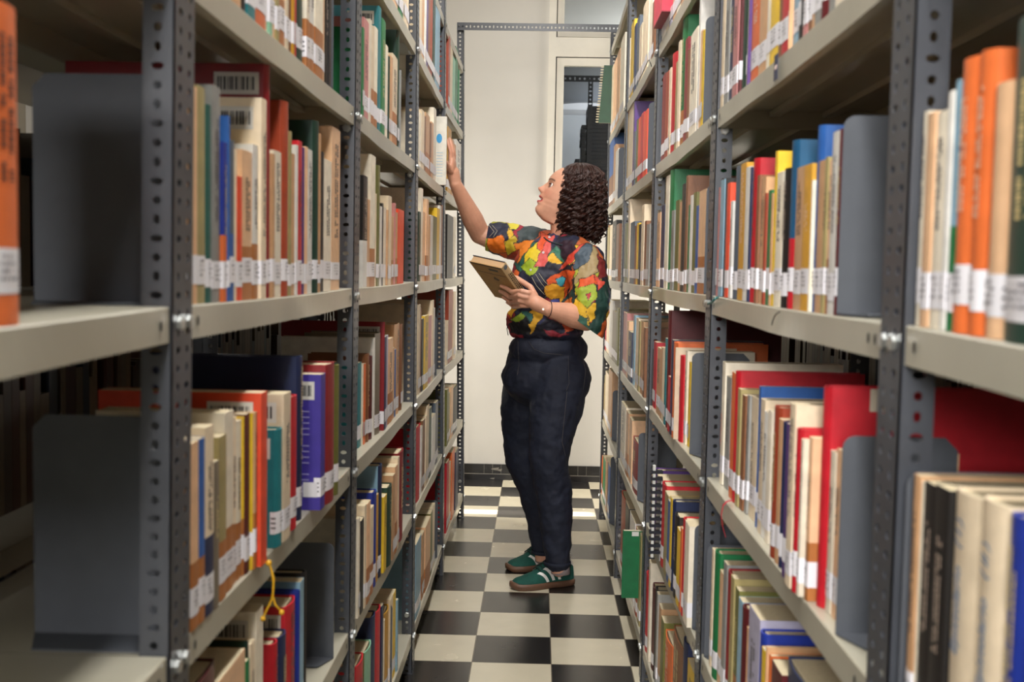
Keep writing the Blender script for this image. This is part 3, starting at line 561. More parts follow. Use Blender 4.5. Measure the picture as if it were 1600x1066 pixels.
for i, r in enumerate(allb):
    s = r['s']; sg = 1 if s == 'L' else -1; z = LZ[s][r['lev']]; t = (r['yb']-r['ya'])*.985; h = max(.04, min(.33, r['zt']-z-.001)); ym = (r['ya']+r['yb'])/2
    fl = r['fl']; hard = 'h' in fl; sag = -.003*math.sin(PI*min(1, max(0, (ym-YP[s][r['bay']])/1.07)))
    d = h*random.uniform(.64, .72); d = min(d, .19)
    if 'D' in fl: d = min(.285 if h > .26 else .22, h*.95)
    X = planeX(s, ym, z) + sg*r['off']
    d = min(d, .288 - abs(min(0, r['off'])))
    c1 = hexc(C[r['c']]); c2 = hexc(C.get(r['low'], C['khaki'])) if r['low'] else None; c3 = hexc(C[r['c3']]) if r['c3'] else None
    jit = random.uniform(.92, 1.14); c1 = tuple(min(1, q*jit) for q in c1)
    cov, pg, bow = book_geom(t, h, d, hard, c1, c2, c3, 't' in fl)
    rz = 0 if s == 'L' else PI
    mw = Matrix.Translation((X, r['ya'] if s == 'L' else r['ya']+t, z+sag+.0006)) @ Matrix.Rotation(rz, 4, 'Z')
    if i not in big:
        for mb, isp in ((cov, 0), (pg, 1)):
            small.add([mw @ Vector(v) for v in mb.V], mb.F); small.C[-len(mb.F):] = [hexc('cdbf9d') if isp else c for c in mb.C]
        if 'n' not in fl: m = MB(); m.quad((.0006, .0003, .02), (.0006, t-.0003, .02), (.0006, t-.0003, .052), (.0006, .0003, .052)); small.add([mw @ Vector(v) for v in m.V], m.F, hexc('e8e6ea'))
        continue
    root = empty('book'); root.matrix_world = mw
    cov.build('cover', MT['cover'], root, col=True); pg.build('page_block', MT['pages'], root)
    m = MB(); lz0 = .018+random.uniform(-.003, .006); lz1 = lz0+.032
    if 'n' not in fl:
        wc = hexc('f3f1f6')
        n_ = 8; pts = [(-bow+bow*math.sin(PI*u/n_)**.8+.0004, t*u/n_) for u in range(n_+1)]
        ex = min(.012, d*.1)
        pts = [(-ex, -.0003)] + pts + [(-ex, t+.0003)]
        for j in range(len(pts)-1): m.quad((*pts[j], lz0), (*pts[j+1], lz0), (*pts[j+1], lz1), (*pts[j], lz1), wc)
        if r['w'] > 5: bars(m, .0007, t*.25, t*.72, lz0+.008, lz1-.003, 4, (.08, .08, .1), True, .55)
        if r['w'] > 5: 
            for q in range(3): m.quad((-ex*.9, -.00045, lz0+.008+q*.007), (-ex*.3, -.00045, lz0+.008+q*.007), (-ex*.3, -.00045, lz0+.010+q*.007), (-ex*.9, -.00045, lz0+.010+q*.007), (.05, .05, .06))
        m.build('shelf_mark_sticker', MT['sticker'], root, col=True)
    if 'q' in fl:
        m = MB(); qd = .045 if s == 'R' else .012
        m.quad((-.05-qd, -.0004 if s == 'L' else t+.0004, h-.028), (-.05, -.0004 if s == 'L' else t+.0004, h-.028), (-.05, -.0004 if s == 'L' else t+.0004, h-.001), (-.05-qd, -.0004 if s == 'L' else t+.0004, h-.001), hexc('e2d6c0'))
        m.build('paper_label', MT['sticker'], root, col=True)
    if 'B' in fl:                                                      # bar-code sticker on the cover that faces the camera
        yy = -.0004 if s == 'L' else t+.0004; sgn = -1 if s == 'L' else 1; x1 = -.012; x0 = x1-.062; zc = h-.026
        m = MB(); m.quad((x0, yy, zc-.016), (x1, yy, zc-.016), (x1, yy, zc+.014), (x0, yy, zc+.014), hexc('dcd8d0')); x = x0+.005
        while x < x1-.006:
            w = random.choice((.0008, .0014, .0022, .003)); m.quad((x, yy+sgn*.0002, zc-.01), (x+w, yy+sgn*.0002, zc-.01), (x+w, yy+sgn*.0002, zc+.008), (x, yy+sgn*.0002, zc+.008), (.03, .03, .035)); x += w+random.choice((.0008, .0016, .0024))
        m.build('barcode_sticker', MT['sticker'], root, col=True)
    lum = sum(c1)/3
    if 'T' in fl or (r['w'] >= 6 and random.random() < .45):
        m = MB(); tc_ = (.05, .04, .05) if lum > .18 else hexc('d8c48a')
        if r['c'] in ('orange', 'vermilion', 'gold'): tc_ = (.06, .03, .03) if s == 'L' else hexc('eecdb0')
        if r['c'] == 'black': tc_ = hexc('b8a494')
        rows_ = 2 if t > .016 else 1
        z0_ = lz1+.03+random.uniform(0, .02); bars(m, .0003+0*bow, t*.28, t*.72, z0_, h-random.uniform(.015, .05), rows_, tc_, False, .8)
        if m.F: m.build('spine_lettering', MT['sticker'], root, col=True)
    root_desc = '%s %s' % (nm(r['c']), 'hardback' if hard else 'book')
    loc = '%s rack %s, %s' % ('left' if s == 'L' else 'right', BAYN[r['bay']], LEVN[r['lev']])
    r['root'] = root
    if r['tot'] == 1: lab = 'only %s on %s' % (root_desc, loc); 
    else: lab = '%s %s book from near end, %s' % (ORD[min(14, r['n'])], nm(r['c']), loc)
    lab = lab[0].lower()+lab[1:]
    tag(root, lab, 'book', 'books on the %s rack %s, %s' % ('left' if s == 'L' else 'right', BAYN[r['bay']], LEVN[r['lev']]))
o = small.build('distant_books', MT['cover'], col=True); o['kind'] = 'stuff'; tag(o, 'remaining thin and distant library books filling both racks', 'books')
def find(s, bay, lev, c, n=1):
    for r in allb:
        if r['s'] == s and r['bay'] == bay and r['lev'] == lev and r['c'] == c and r['n'] == n and 'root' in r: return r
    return None
# bookends
def bookend(s, bay, lev, Y, zt):
    sg = 1 if s == 'L' else -1; z = LZ[s][lev]-.002; h = .222 if zt > .3 else zt; w = .125 if zt > .3 else .162; rr = .014
    root = empty('bookend', (planeX(s, Y, z)-sg*.005, Y, z+.0022))
    pts = [(0, 0), (0, h-rr)]+[(rr-rr*math.cos(a), h-rr+rr*math.sin(a)) for a in (.4, .8, 1.2)]+[(rr, h), (w-rr, h), (w, h-rr), (w, 0)]
    m = MB(); K = len(pts)
    V = [(-sg*x, y, zz) for y in (0, .0018) for x, zz in pts]; m.add(V, [tuple(range(K)), tuple(range(2*K-1, K-1, -1))]+[(j, j+K, (j+1) % K+K, (j+1) % K) for j in range(K)])
    m.build('plate', MT['bookend'], root)
    m = MB(); fp = [(0.0, 0), (.02, -.05), (w-.02, -.05), (w, 0)]; V = [(-sg*x, y, zz) for zz in (.0, .0018) for x, y in fp]; m.add(V, [(0, 1, 2, 3), (7, 6, 5, 4)]+[(j, (j+1) % 4, (j+1) % 4+4, j+4) for j in range(4)])
    m.build('foot', MT['bookend'], root)
    extra = {('R', 2, 5): ', %s end' % ('near' if Y < 2.6 else 'far')}.get((s, bay, lev), '')
    tag(root, 'grey steel bookend on %s rack %s, %s%s' % ('left' if s == 'L' else 'right', BAYN[bay], LEVN[lev], extra), 'bookend', 'grey steel bookends')
for e in ends: bookend(*e)
bookend('L', 1, 4, 1.14, .24); bookend('L', 1, 3, 1.14, .24)

# ------------------------------------------------------------ the woman
def P(x, y, Y): return onY(x, y, Y)
def capsule(m, a, b_, ra, rb, n=18, k=5, c=(1, 1, 1), squash=None):
    a, b_ = Vector(a), Vector(b_); t = (b_-a).normalized(); pts = []; rs = []
    for i in range(k, 0, -1): an = PI/2*i/k; pts.append(a-t*ra*math.sin(an)); rs.append(max(.0004, ra*math.cos(an)))
    for i in range(5): u = i/4; pts.append(a.lerp(b_, u)); rs.append(ra+(rb-ra)*u)
    for i in range(1, k+1): an = PI/2*i/k; pts.append(b_+t*rb*math.sin(an)); rs.append(max(.0004, rb*math.cos(an)))
    m.tube(pts, rs, n, c)
def chain(m, pts, rs, n=18):
    for i in range(len(pts)-1): capsule(m, pts[i], pts[i+1], rs[i], rs[i+1], n)
def ellip(m, c, r, R=None, n=24, k=14):
    c = Vector(c); R = R or Matrix.Identity(3); V = [c+R@Vector((0, 0, -r[2]))]
    for i in range(1, k):
        ph = -PI/2+PI*i/k
        for j in range(n): th = 2*PI*j/n; V.append(c+R@Vector((r[0]*math.cos(ph)*math.cos(th), r[1]*math.cos(ph)*math.sin(th), r[2]*math.sin(ph))))
    V.append(c+R@Vector((0, 0, r[2]))); Fc = []
    for j in range(n): Fc.append((0, 1+(j+1) % n, 1+j)); Fc.append((len(V)-1, 1+(k-2)*n+j, 1+(k-2)*n+(j+1) % n))
    for i in range(k-2):
        for j in range(n): Fc.append((1+i*n+j, 1+i*n+(j+1) % n, 1+(i+1)*n+(j+1) % n, 1+(i+1)*n+j))
    m.add(V, Fc)
def remesh(m, name, vox, smooth, mt, parent, it=8, disp=None, factor=.5):
    o = m.build('tmp_'+name)
    r = o.modifiers.new('r', 'REMESH'); r.mode = 'VOXEL'; r.voxel_size = vox; r.use_smooth_shade = True
    if smooth: q = o.modifiers.new('s', 'SMOOTH'); q.iterations = it; q.factor = factor
    if disp:
        for (ty, size, st, ratio) in disp:
            tx = bpy.data.textures.new('wr', 'CLOUDS'); tx.noise_scale = size; tx.noise_depth = 1
            d = o.modifiers.new('d', 'DISPLACE'); d.texture = tx; d.strength = st; d.mid_level = .5
    dg = bpy.context.evaluated_depsgraph_get(); me = bpy.data.meshes.new_from_object(o.evaluated_get(dg)); bpy.data.objects.remove(o)
    me.name = name; me.materials.clear(); me.materials.append(mt)
    o = bpy.data.objects.new(name, me); COL.objects.link(o); o.parent = parent
    me.polygons.foreach_set('use_smooth', [True]*len(me.polygons))
    return o
def paint(me, fn):
    a = me.color_attributes.new('Col', 'FLOAT_COLOR', 'POINT'); n = len(me.vertices)
    co = np.empty(n*3); me.vertices.foreach_get('co', co); co = co.reshape(-1, 3)
    no = np.empty(n*3); me.vertices.foreach_get('normal', no); no = no.reshape(-1, 3)
    cl = fn(co, no); a.data.foreach_set('color', np.concatenate([cl, np.ones((n, 1))], 1).ravel())
def project(co):
    d = co - np.array(EYE); r, u, f = np.array(_r), np.array(_u), np.array(_f); zz = d@f
    return 800+F*(d@r)/zz, 533-F*(d@u)/zz
pz = onZ(850, 915, 0)
person = empty('person', (0, 0, 0)); tag(person, 'woman in a colourful printed shirt and dark jeans reaching up to the left shelf', 'person')
# --- body (skin): one surface from the feet to the head and both hands
B = MB()
rS, rE, rW = P(812, 388, 4.40), P(750, 366, 4.40), P(712, 288, 4.28)
lS, lE, lW = P(918, 418, 4.10), P(916, 498, 4.03), P(856, 483, 3.965)
neck0, neck1 = P(886, 392, 4.26), P(884, 325, 4.25)
capsule(B, neck0, neck1, .064, .060)
chain(B, [P(866, 420, 4.26), P(858, 490, 4.25), P(856, 560, 4.27)], [.09, .085, .09])
chain(B, [rS, rS.lerp(rE, .3), rE.lerp(rS, .25), rE], [.044, .044, .044, .040]); chain(B, [rE, rE.lerp(rW, .3), rE.lerp(rW, .75), rW], [.041, .043, .031, .0245])
chain(B, [lS, lE], [.056, .046]); chain(B, [lE, lE.lerp(lW, .35), lE.lerp(lW, .8), lW], [.046, .047, .033, .027])
ankN, ankF = P(874, 868, 4.135), P(849, 852, 4.385)
chain(B, [P(868, 590, 4.20), P(858, 712, 4.13), P(868, 775, 4.14), ankN, ankN+Vector((0, 0, -.05))], [.05, .05, .045, .034, .034])
chain(B, [P(830, 575, 4.36), P(816, 712, 4.38), P(846, 775, 4.39), ankF, ankF+Vector((0, 0, -.05))], [.05, .05, .045, .034, .034])
# right hand (on the shelf, far side of the pulled book)
hR = P(706, 262, 4.27)
capsule(B, rW, P(708, 270, 4.275), .023, .026); ellip(B, P(706, 260, 4.275), (.018, .040, .043))
def finger(m, pts, r0, r1):
    n = len(pts); chain(m, pts, [r0+(r1-r0)*i/(n-1) for i in range(n)], 12)
finger(B, [P(704, 250, 4.255), P(704, 238, 4.25), P(701, 228, 4.25), P(699, 219, 4.252)], .0095, .0072)
finger(B, [P(706, 250, 4.275), P(707, 237, 4.272), P(705, 226, 4.272), P(702, 217, 4.276)], .0095, .0072)
finger(B, [P(708, 250, 4.297), P(709, 238, 4.295), P(707, 229, 4.296), P(704, 220, 4.30)], .009, .007)
finger(B, [P(709, 253, 4.317), P(710, 243, 4.317), P(709, 235, 4.318), P(707, 228, 4.32)], .008, .0064)
finger(B, [P(705, 268, 4.25), P(699, 258, 4.225), P(695, 252, 4.20), P(692, 247, 4.185)], .011, .008)
# the book in her left hand
OB = P(783, 419.5, 3.93)
w_ = Vector((-.128, .100, .025)).normalized(); h_ = Vector((.096, .150, -.135)); h_ = (h_-w_*h_.dot(w_)).normalized(); t_ = w_.cross(h_)*-1
BW, BH, BT = .158, .222, .031
def cov_pt(x, y, off=0):
    o = OB; n = -t_; d = ray(x, y); k = (o-EYE).dot(n)/d.dot(n); return EYE+d*k + n*off
wr = lW
palm = P(829, 466, 3.975)
capsule(B, lW, P(838, 474, 3.965), .026, .029)
ellip(B, P(829, 467, 3.965), (.038, .017, .030), Matrix.Rotation(math.radians(35), 3, 'Y'))
def kn(x, y, off): return cov_pt(x, y, off)
finger(B, [P(826, 458, 3.955), P(815, 455, 3.955), kn(803, 451, .016), kn(793, 447, .010), kn(785, 444.5, .0085)], .0108, .0072)
finger(B, [P(824, 465, 3.955), P(812, 462, 3.957), kn(800, 459, .017), kn(790, 455, .010), kn(783, 452.5, .0085)], .0108, .0074)
finger(B, [P(823, 472, 3.965), P(812, 470, 3.965), kn(802, 468, .016), kn(794, 464.5, .010), kn(788, 462, .0085)], .0104, .007)
finger(B, [P(825, 478, 3.975), P(815, 478, 3.978), kn(806, 476, .014), kn(799, 472.5, .009), kn(794, 470, .008)], .0094, .0064)
thb = OB + h_*.115 + t_*(BT+.009)
finger(B, [P(836, 462, 3.98), P(829, 449, 4.00), thb - w_*.0 + w_*.012, thb + w_*.04 - h_*.004], .0125, .0085)
# head: lofted along its tilted axis
chin = P(835.5, 329, 4.235)
pm = 4.235/F
upv = (_r*.425 + _u*.905); fwv0 = (-_r*.905 + _u*.425)
latv = upv.cross(fwv0)
fw = fwv0*math.cos(.10) - Vector((0, 1, 0))*math.sin(.10)*1.0
fw = fw.normalized(); lat = upv.cross(fw).normalized()
prof = [(-.020, -.040), (-.008, -.012), (0, -.002), (.012, .0035), (.022, .0005), (.028, -.001), (.0345, .0075), (.041, .0085), (.0450, .0005), (.0515, .0008), (.057, .0115), (.063, .0080), (.072, .0045), (.085, .002), (.105, -.001), (.122, -.001), (.132, .0015), (.145, .0015), (.166, -.0055), (.19, -.021), (.212, -.046), (.228, -.075), (.234, -.095)]
prof_s = [(-.020, -.040), (-.008, -.014), (0, -.005), (.012, -.002), (.03, -.001), (.06, .001), (.09, .0005), (.122, -.0015), (.145, .0005), (.166, -.0055), (.19, -.021), (.212, -.046), (.228, -.075), (.234, -.095)]
wid = [(-.02, .030), (0, .036), (.03, .050), (.06, .060), (.09, .068), (.12, .073), (.16, .077), (.19, .070), (.215, .050), (.234, .012)]
bk = [(-.02, .05), (.02, .062), (.06, .075), (.10, .092), (.15, .098), (.19, .085), (.215, .058), (.234, .012)]
def itp(tab, h): return float(np.interp(h, [q[0] for q in tab], [q[1] for q in tab]))
HC = -.098; NT, NH = 120, 110; V = []
def g(x, c, s_): return math.exp(-((x-c)/s_)**2)
for i in range(NH):
    h = -.02+.2535*i/(NH-1)
    fr_ = itp(prof_s, h)-HC; det = itp(prof, h)-itp(prof_s, h); wd = itp(wid, h); bb = itp(bk, h)
    for j in range(NT):
        th = 2*PI*j/NT; c_, s_ = math.cos(th), math.sin(th); deg = math.degrees(th if th < PI else th-2*PI)
        base_f = fr_ if c_ > 0 else bb
        lipz = g(h, .05, .02)
        ex = 2.3
        r = (abs(c_/base_f)**ex+abs(s_/wd)**ex)**(-1/ex)
        x = r*c_; y = r*s_
        if c_ > 0: x += det*math.exp(-(y/.023)**2)
        # nose
        nz = max(0, np.interp(h, [.066, .0735, .079, .086, .095, .11, .126], [0, .006, .019, .0265, .018, .010, .0]))
        nw = np.interp(h, [.066, .076, .085, .1, .126], [.011, .013, .011, .0075, .006])
        if c_ > 0: x += nz*math.exp(-(y/nw)**2) + .004*g(h, .076, .006)*(g(abs(y), .012, .005))
        if c_ > 0: x -= .0095*g(h, .112, .011)*g(abs(y), .030, .013)                 # eye sockets
        if c_ > 0: x += .003*g(h, .132, .006)*g(abs(y), .028, .018)                  # brow
        if c_ > 0: x += .0035*g(h, .08, .016)*g(abs(y), .036, .014)                  # cheek
        if c_ > 0: x -= .013*g(h, .0486, .0036)*g(y, 0, .017)                        # parted lips
        if c_ > 0: x -= .003*(g(h, .057, .004)+g(h, .0385, .004))*(1-g(y, 0, .02))
        V.append(chin + upv*h + fw*(x+HC) + lat*y)
Fc = [(i*NT+j, i*NT+(j+1) % NT, (i+1)*NT+(j+1) % NT, (i+1)*NT+j) for i in range(NH-1) for j in range(NT)]
Fc += [tuple(range(NT-1, -1, -1)), tuple((NH-1)*NT+j for j in range(NT))]
B.add(V, Fc)
body = remesh(B, 'body', .0030, True, MT['skin'], person, it=3)
def skin_col(co, no):
    n = len(co); cl = np.tile(np.array(hexc('d8a084')), (n, 1)); rel = co-np.array(chin)
    h = rel@np.array(upv); x = rel@np.array(fw); y = rel@np.array(lat); face = (x > -.07) & (h > -.03) & (h < .21) & (abs(y) < .08)
    def mixc(mask, col, k): 
        nonlocal cl
        kk = (mask*k)[:, None]; cl = cl*(1-kk)+np.array(hexc(col))*kk
    G = lambda v, c, s_: np.exp(-((v-c)/s_)**2)
    mixc(face*G(h, .078, .02)*G(abs(y), .035, .018), 'c4705c', .45)
    mixc(face*G(h, .083, .012)*G(abs(y), 0, .012), 'c4705c', .4)
    lips = face & (x > -.02) & (abs(y) < .026*np.sqrt(np.clip(1-((h-.0475)/.0145)**2, 0, 1))+.0001) & (h > .033) & (h < .0625) & (x > -.012)
    mixc(lips.astype(float), 'b8283a', .9)
    gap = face & (abs(h-.0480) < .0040) & (abs(y) < .019) & (x > -.03)
    mixc(gap.astype(float), '5c1a1c', .9)
    teeth = face & (abs(h-.0515) < .0018) & (abs(y) < .014) & (x > -.03)
    mixc(teeth.astype(float), 'e6dcd2', .9)
    brow = face & (abs(h-(.1335-((abs(y)-.03)/.03)**2*.006)) < .0032) & (abs(y) > .011) & (abs(y) < .050)
    mixc(brow.astype(float), '3a221a', .8)
    lash = face & (abs(h-(.1165-((abs(y)-.031)/.02)**2*.005)) < .0014) & (abs(abs(y)-.031) < .016)
    mixc(lash.astype(float), '2a1814', .8)
    scalp = (h > .02) & (x < np.interp(h, [.02, .09, .13, .19, .215], [-.084, -.070, -.058, -.032, -.02]))
    mixc((scalp & (h > -.03) & (np.abs(y) < .1) & (h < .26)).astype(float), '2a140c', 1)
    hand = (co[:, 1] < 3.99) | ((co[:, 0] < -.33) & (co[:, 2] > 1.4))
    mixc(hand.astype(float), 'dca084', .5)
    return cl
paint(body.data, skin_col)
for sgn in (1, -1):
    e = chin + upv*.1115 + fw*(-.0170) + lat*(sgn*.0305)
    m = MB(); ellip(m, e, (.0105,)*3, n=20, k=12); o = m.build('eyeball', simple('d9d2cc', .2), person, smooth=True)
    m = MB(); gz = (fw*.85+upv*.15+Vector((0, -.42, 0))).normalized(); rot = gz.to_track_quat('Z', 'Y').to_matrix(); ellip(m, e+gz*.0068, (.0074, .0074, .0044), rot, 16, 8); m.build('iris', simple('2a1a12', .15), o, smooth=True)
    for up_ in (1, -1):
        m = MB(); L = []
        for q in range(9):
            a = -1.1+2.2*q/8; d = (fw*math.cos(a*.9)+lat*math.sin(a*.9)).normalized(); L.append(e+d*.0112+upv*(up_*.0042*math.cos(a)))
        m.tube(L, .0022, 6); m.build('eyelid', simple('5a3428' if up_ > 0 else 'b87e66', .5), person, smooth=True)
# --- jeans
J = MB()
fN, fF = Vector((-.93, -.37, 0)), None
ellip(J, P(857, 545, 4.26), (.158, .135, .085), Matrix.Rotation(math.radians(20), 3, 'Z'))
ellip(J, P(852, 590, 4.27), (.176, .150, .12), Matrix.Rotation(math.radians(20), 3, 'Z'))
ellip(J, P(892, 592, 4.20), (.078, .10, .10)); ellip(J, P(885, 596, 4.32), (.08, .09, .10)); ellip(J, P(820, 575, 4.28), (.078, .10, .10))
chain(J, [P(876, 595, 4.185), P(868, 640, 4.165), P(860, 690, 4.135), P(857, 722, 4.13)], [.108, .105, .082, .075])
chain(J, [P(857, 722, 4.13), P(865, 765, 4.14), P(868, 800, 4.14), P(871.5, 877, 4.14)], [.075, .071, .066, .049])
chain(J, [P(828, 595, 4.36), P(821, 640, 4.37), P(818, 690, 4.38), P(818, 715, 4.38)], [.105, .102, .085, .078])
chain(J, [P(818, 715, 4.38), P(834, 758, 4.39), P(843, 795, 4.39), P(849, 852, 4.39)], [.078, .070, .064, .048])
jeans = remesh(J, 'jeans', .0050, True, MT['denim'], person, it=10, disp=[(0, .05, .010, 1), (0, .018, .004, 1)])
# knee and ankle creases: raised folds ringing the leg, part of the denim look
def surf_pt(obj, x, y, off=.0006):
    d = ray(x, y).normalized(); ok, loc, nn, ix = obj.ray_cast(EYE, d)
    return (loc + nn*off if ok else None)
def surf_line(name, obj, pxs, r, mt, parent, steps=10, off=.0006):
    bpy.context.view_layer.update(); L = []
    for i in range(len(pxs)-1):
        for k in range(steps):
            u = k/steps; q = surf_pt(obj, pxs[i][0]+(pxs[i+1][0]-pxs[i][0])*u, pxs[i][1]+(pxs[i+1][1]-pxs[i][1])*u, off)
            if q is not None and (not L or (q-L[-1]).length < .05): L.append(q)
    if len(L) < 2: return None
    m = MB(); m.tube(L, r, 6); return m.build(name, mt, parent, smooth=True)
for pts in ([(826, 534), (835, 546), (850, 552), (883, 555)], [(888, 556), (889, 600), (884, 612)], [(910, 558), (915, 580), (911, 612)], [(886, 612), (878, 690), (884, 715)], [(809, 530), (811, 570), (808, 588)]):
    surf_line('seam_stitching', jeans, pts, .0009, MT['stitch'], jeans)
for zz, pp, rr in ((0, P(871, 881, 4.14), .0485), (0, P(849, 863, 4.39), .0465)):
    m = MB(); N = 28; V = []
    for k in range(N):
        th = 2*PI*k/N
        for (r_, z_) in ((rr, .010), (rr+.0012, .009), (rr+.0012, -.004), (rr-.001, -.005)): V.append(pp+Vector((r_*math.cos(th)*1.06, r_*math.sin(th), z_)))
    m.add(V, [(k*4+j, ((k+1) % N)*4+j, ((k+1) % N)*4+(j+1) % 4, k*4+(j+1) % 4) for k in range(N) for j in range(4)]); m.build('rolled_hem', MT['denim'], jeans, smooth=True)
# waistband belt loop
m = MB(); m.tube([P(796, 505, 4.13), P(792, 513, 4.12), P(794, 524, 4.13)], .0016, 6); m.build('belt_loop', MT['denim'], jeans)
# --- shirt
T = MB(); Rz = Matrix.Rotation(math.radians(28), 3, 'Z')
ellip(T, P(868, 418, 4.26), (.150, .175, .13), Matrix.Rotation(math.radians(-38), 3, 'Z'))
ellip(T, P(850, 440, 4.22), (.135, .13, .12), Matrix.Rotation(math.radians(-38), 3, 'Z'))
ellip(T, P(858, 480, 4.26), (.150, .15, .13)); ellip(T, P(848, 500, 4.26), (.145, .14, .085)); ellip(T, P(854, 518, 4.27), (.148, .14, .05))
ellip(T, P(880, 405, 4.27), (.13, .14, .085))
chain(T, [P(868, 398, 4.30), P(828, 384, 4.38), P(798, 377, 4.39), P(772, 371, 4.395)], [.09, .078, .072, .060])
chain(T, [P(890, 400, 4.20), P(914, 410, 4.11), P(921, 440, 4.06), P(921, 480, 4.03), P(916, 512, 4.03)], [.085, .076, .074, .073, .072])
capsule(T, P(918, 380+18, 4.16), P(880, 385, 4.26), .04, .06)
for pp, nn, rr in ((P(762, 371, 4.40), (rE-rS).normalized(), .054),):
    capsule(T, pp-nn*.05, pp+nn*.04, .056, .056)
capsule(T, neck0 + Vector((.0, 0, -.03)), neck0.lerp(neck1, .22), .078, .068)
shirt = remesh(T, 'shirt', .0036, True, MT['shirt'], person, it=8, disp=[(0, .07, .018, 1), (0, .025, .008, 1)])
def cut(obj, p0, nn, fn):
    bm = bmesh.new(); bm.from_mesh(obj.data); inv_ = nn.normalized()
    gv = [v for v in bm.verts if fn(v.co)]; gs = set(gv); ge = [e for e in bm.edges if e.verts[0] in gs and e.verts[1] in gs]; gf = [f for f in bm.faces if all(v in gs for v in f.verts)]
    bmesh.ops.bisect_plane(bm, geom=gv+ge+gf, plane_co=p0, plane_no=inv_, clear_outer=True, clear_inner=False); bm.to_mesh(obj.data); bm.free(); obj.data.update()
cut(shirt, P(762, 371, 4.40), (P(730, 366, 4.41)-P(800, 377, 4.40)), lambda c: c.x < P(775, 371, 4.4).x)
_pa, _pb = P(886, 489, 4.03), P(940, 528, 4.03); _nn = Vector((_pb.z-_pa.z, 0, -(_pb.x-_pa.x))); _nn = _nn if _nn.z < 0 else -_nn
def _near(c): q_ = project(np.array([[c.x, c.y, c.z]])); return c.y < 4.125 and q_[0][0] > 880 and q_[1][0] > 478
cut(shirt, _pa, _nn, _near)
Zc = lambda zx, zy: (680+zx/2.96, 200+zy/2.96)
PAT = [('1f2138', [(232, 440), (335, 440), (335, 520), (228, 512)]), ('e9771c', [(240, 512), (312, 498), (332, 570), (275, 592), (245, 560)]), ('20264a', [(245, 565), (300, 590), (340, 610), (250, 610)]),
('c9b02a', [(330, 520), (372, 498), (384, 560), (350, 602), (322, 560)]), ('9c1a30', [(396, 428), (446, 432), (384, 520), (362, 486)]), ('e0cf3c', [(335, 440), (395, 432), (372, 470), (345, 470)]), ('3f4a4c', [(384, 478), (440, 430), (508, 436), (474, 505), (380, 545)]),
('e8842a', [(368, 535), (458, 514), (432, 562), (376, 625)]), ('a8402c', [(330, 600), (384, 560), (392, 590), (345, 650)]), ('e3c52a', [(430, 560), (490, 520), (520, 556), (478, 640), (430, 672), (408, 622)]),
('9fb52c', [(400, 640), (440, 600), (480, 640), (470, 690), (420, 680)]), ('e0562c', [(494, 478), (532, 500), (506, 590), (470, 560)]), ('2f6b52', [(520, 585), (572, 536), (594, 628), (530, 604)]), ('e9b422', [(504, 602), (548, 580), (588, 624), (540, 628)]),
('2c1626', [(556, 530), (642, 518), (652, 582), (600, 642), (578, 562)]), ('c8402c', [(576, 652), (640, 566), (704, 528), (646, 600), (600, 650)]), ('d85a54', [(520, 512), (552, 498), (506, 646), (460, 640)]),
('44525e', [(640, 645), (650, 582), (704, 528), (728, 542), (716, 602), (660, 655)]), ('a08a60', [(638, 720), (668, 652), (720, 600), (730, 543), (758, 582), (752, 662), (700, 702)]), ('74201f', [(752, 580), (784, 622), (796, 690), (756, 694)]),
('191a30', [(428, 692), (504, 640), (562, 660), (522, 732), (490, 806), (428, 742)]), ('dd5a24', [(518, 702), (580, 662), (644, 658), (622, 742), (592, 804), (538, 792), (508, 772)]), ('eaa82a', [(506, 730), (560, 720), (600, 740), (590, 804), (538, 795), (508, 772)]),
('3f9aa8', [(560, 700), (588, 685), (608, 700), (586, 732), (564, 722)]), ('3a3f86', [(538, 800), (574, 786), (586, 820), (546, 834)]), ('1d3a38', [(588, 804), (642, 738), (646, 802), (602, 846)]), ('e0762a', [(590, 820), (630, 780), (640, 830), (605, 860)]),
('9aac2e', [(648, 742), (700, 698), (748, 740), (746, 792), (702, 832), (658, 792)]), ('e05a2a', [(668, 704), (734, 680), (748, 722), (700, 724), (660, 744)]), ('b83030', [(694, 766), (718, 763), (710, 794)]), ('d8503c', [(735, 680), (790, 718), (760, 752)]), ('e6b42a', [(700, 832), (762, 798), (752, 872), (712, 902)]),
('1f4038', [(750, 762), (800, 700), (800, 850), (742, 975), (700, 932), (740, 880)]), ('2c5a4a', [(640, 860), (700, 880), (712, 930), (740, 972), (690, 960)]), ('d8a32a', [(430, 862), (490, 790), (504, 862), (440, 955)]), ('c8402c', [(318, 820), (350, 830), (342, 892)]), ('dfa42a', [(318, 800), (384, 826), (350, 880)]),
('93ad2e', [(346, 892), (402, 850), (424, 872), (372, 900)]), ('2c5f5a', [(400, 846), (452, 858), (440, 905)]), ('121218', [(346, 905), (432, 895), (440, 955), (346, 950)]), ('8c2634', [(496, 930), (624, 958), (540, 970)]), ('d8603a', [(590, 900), (640, 930), (600, 950)])]
pcol = [np.array(hexc(h)) for h in ('22243a', '1a1b2c', 'd8622c', 'e2b42c', '2a5c50', '8c2230', '3c474e', 'a7a83a', '25284c', 'b85a2c')]
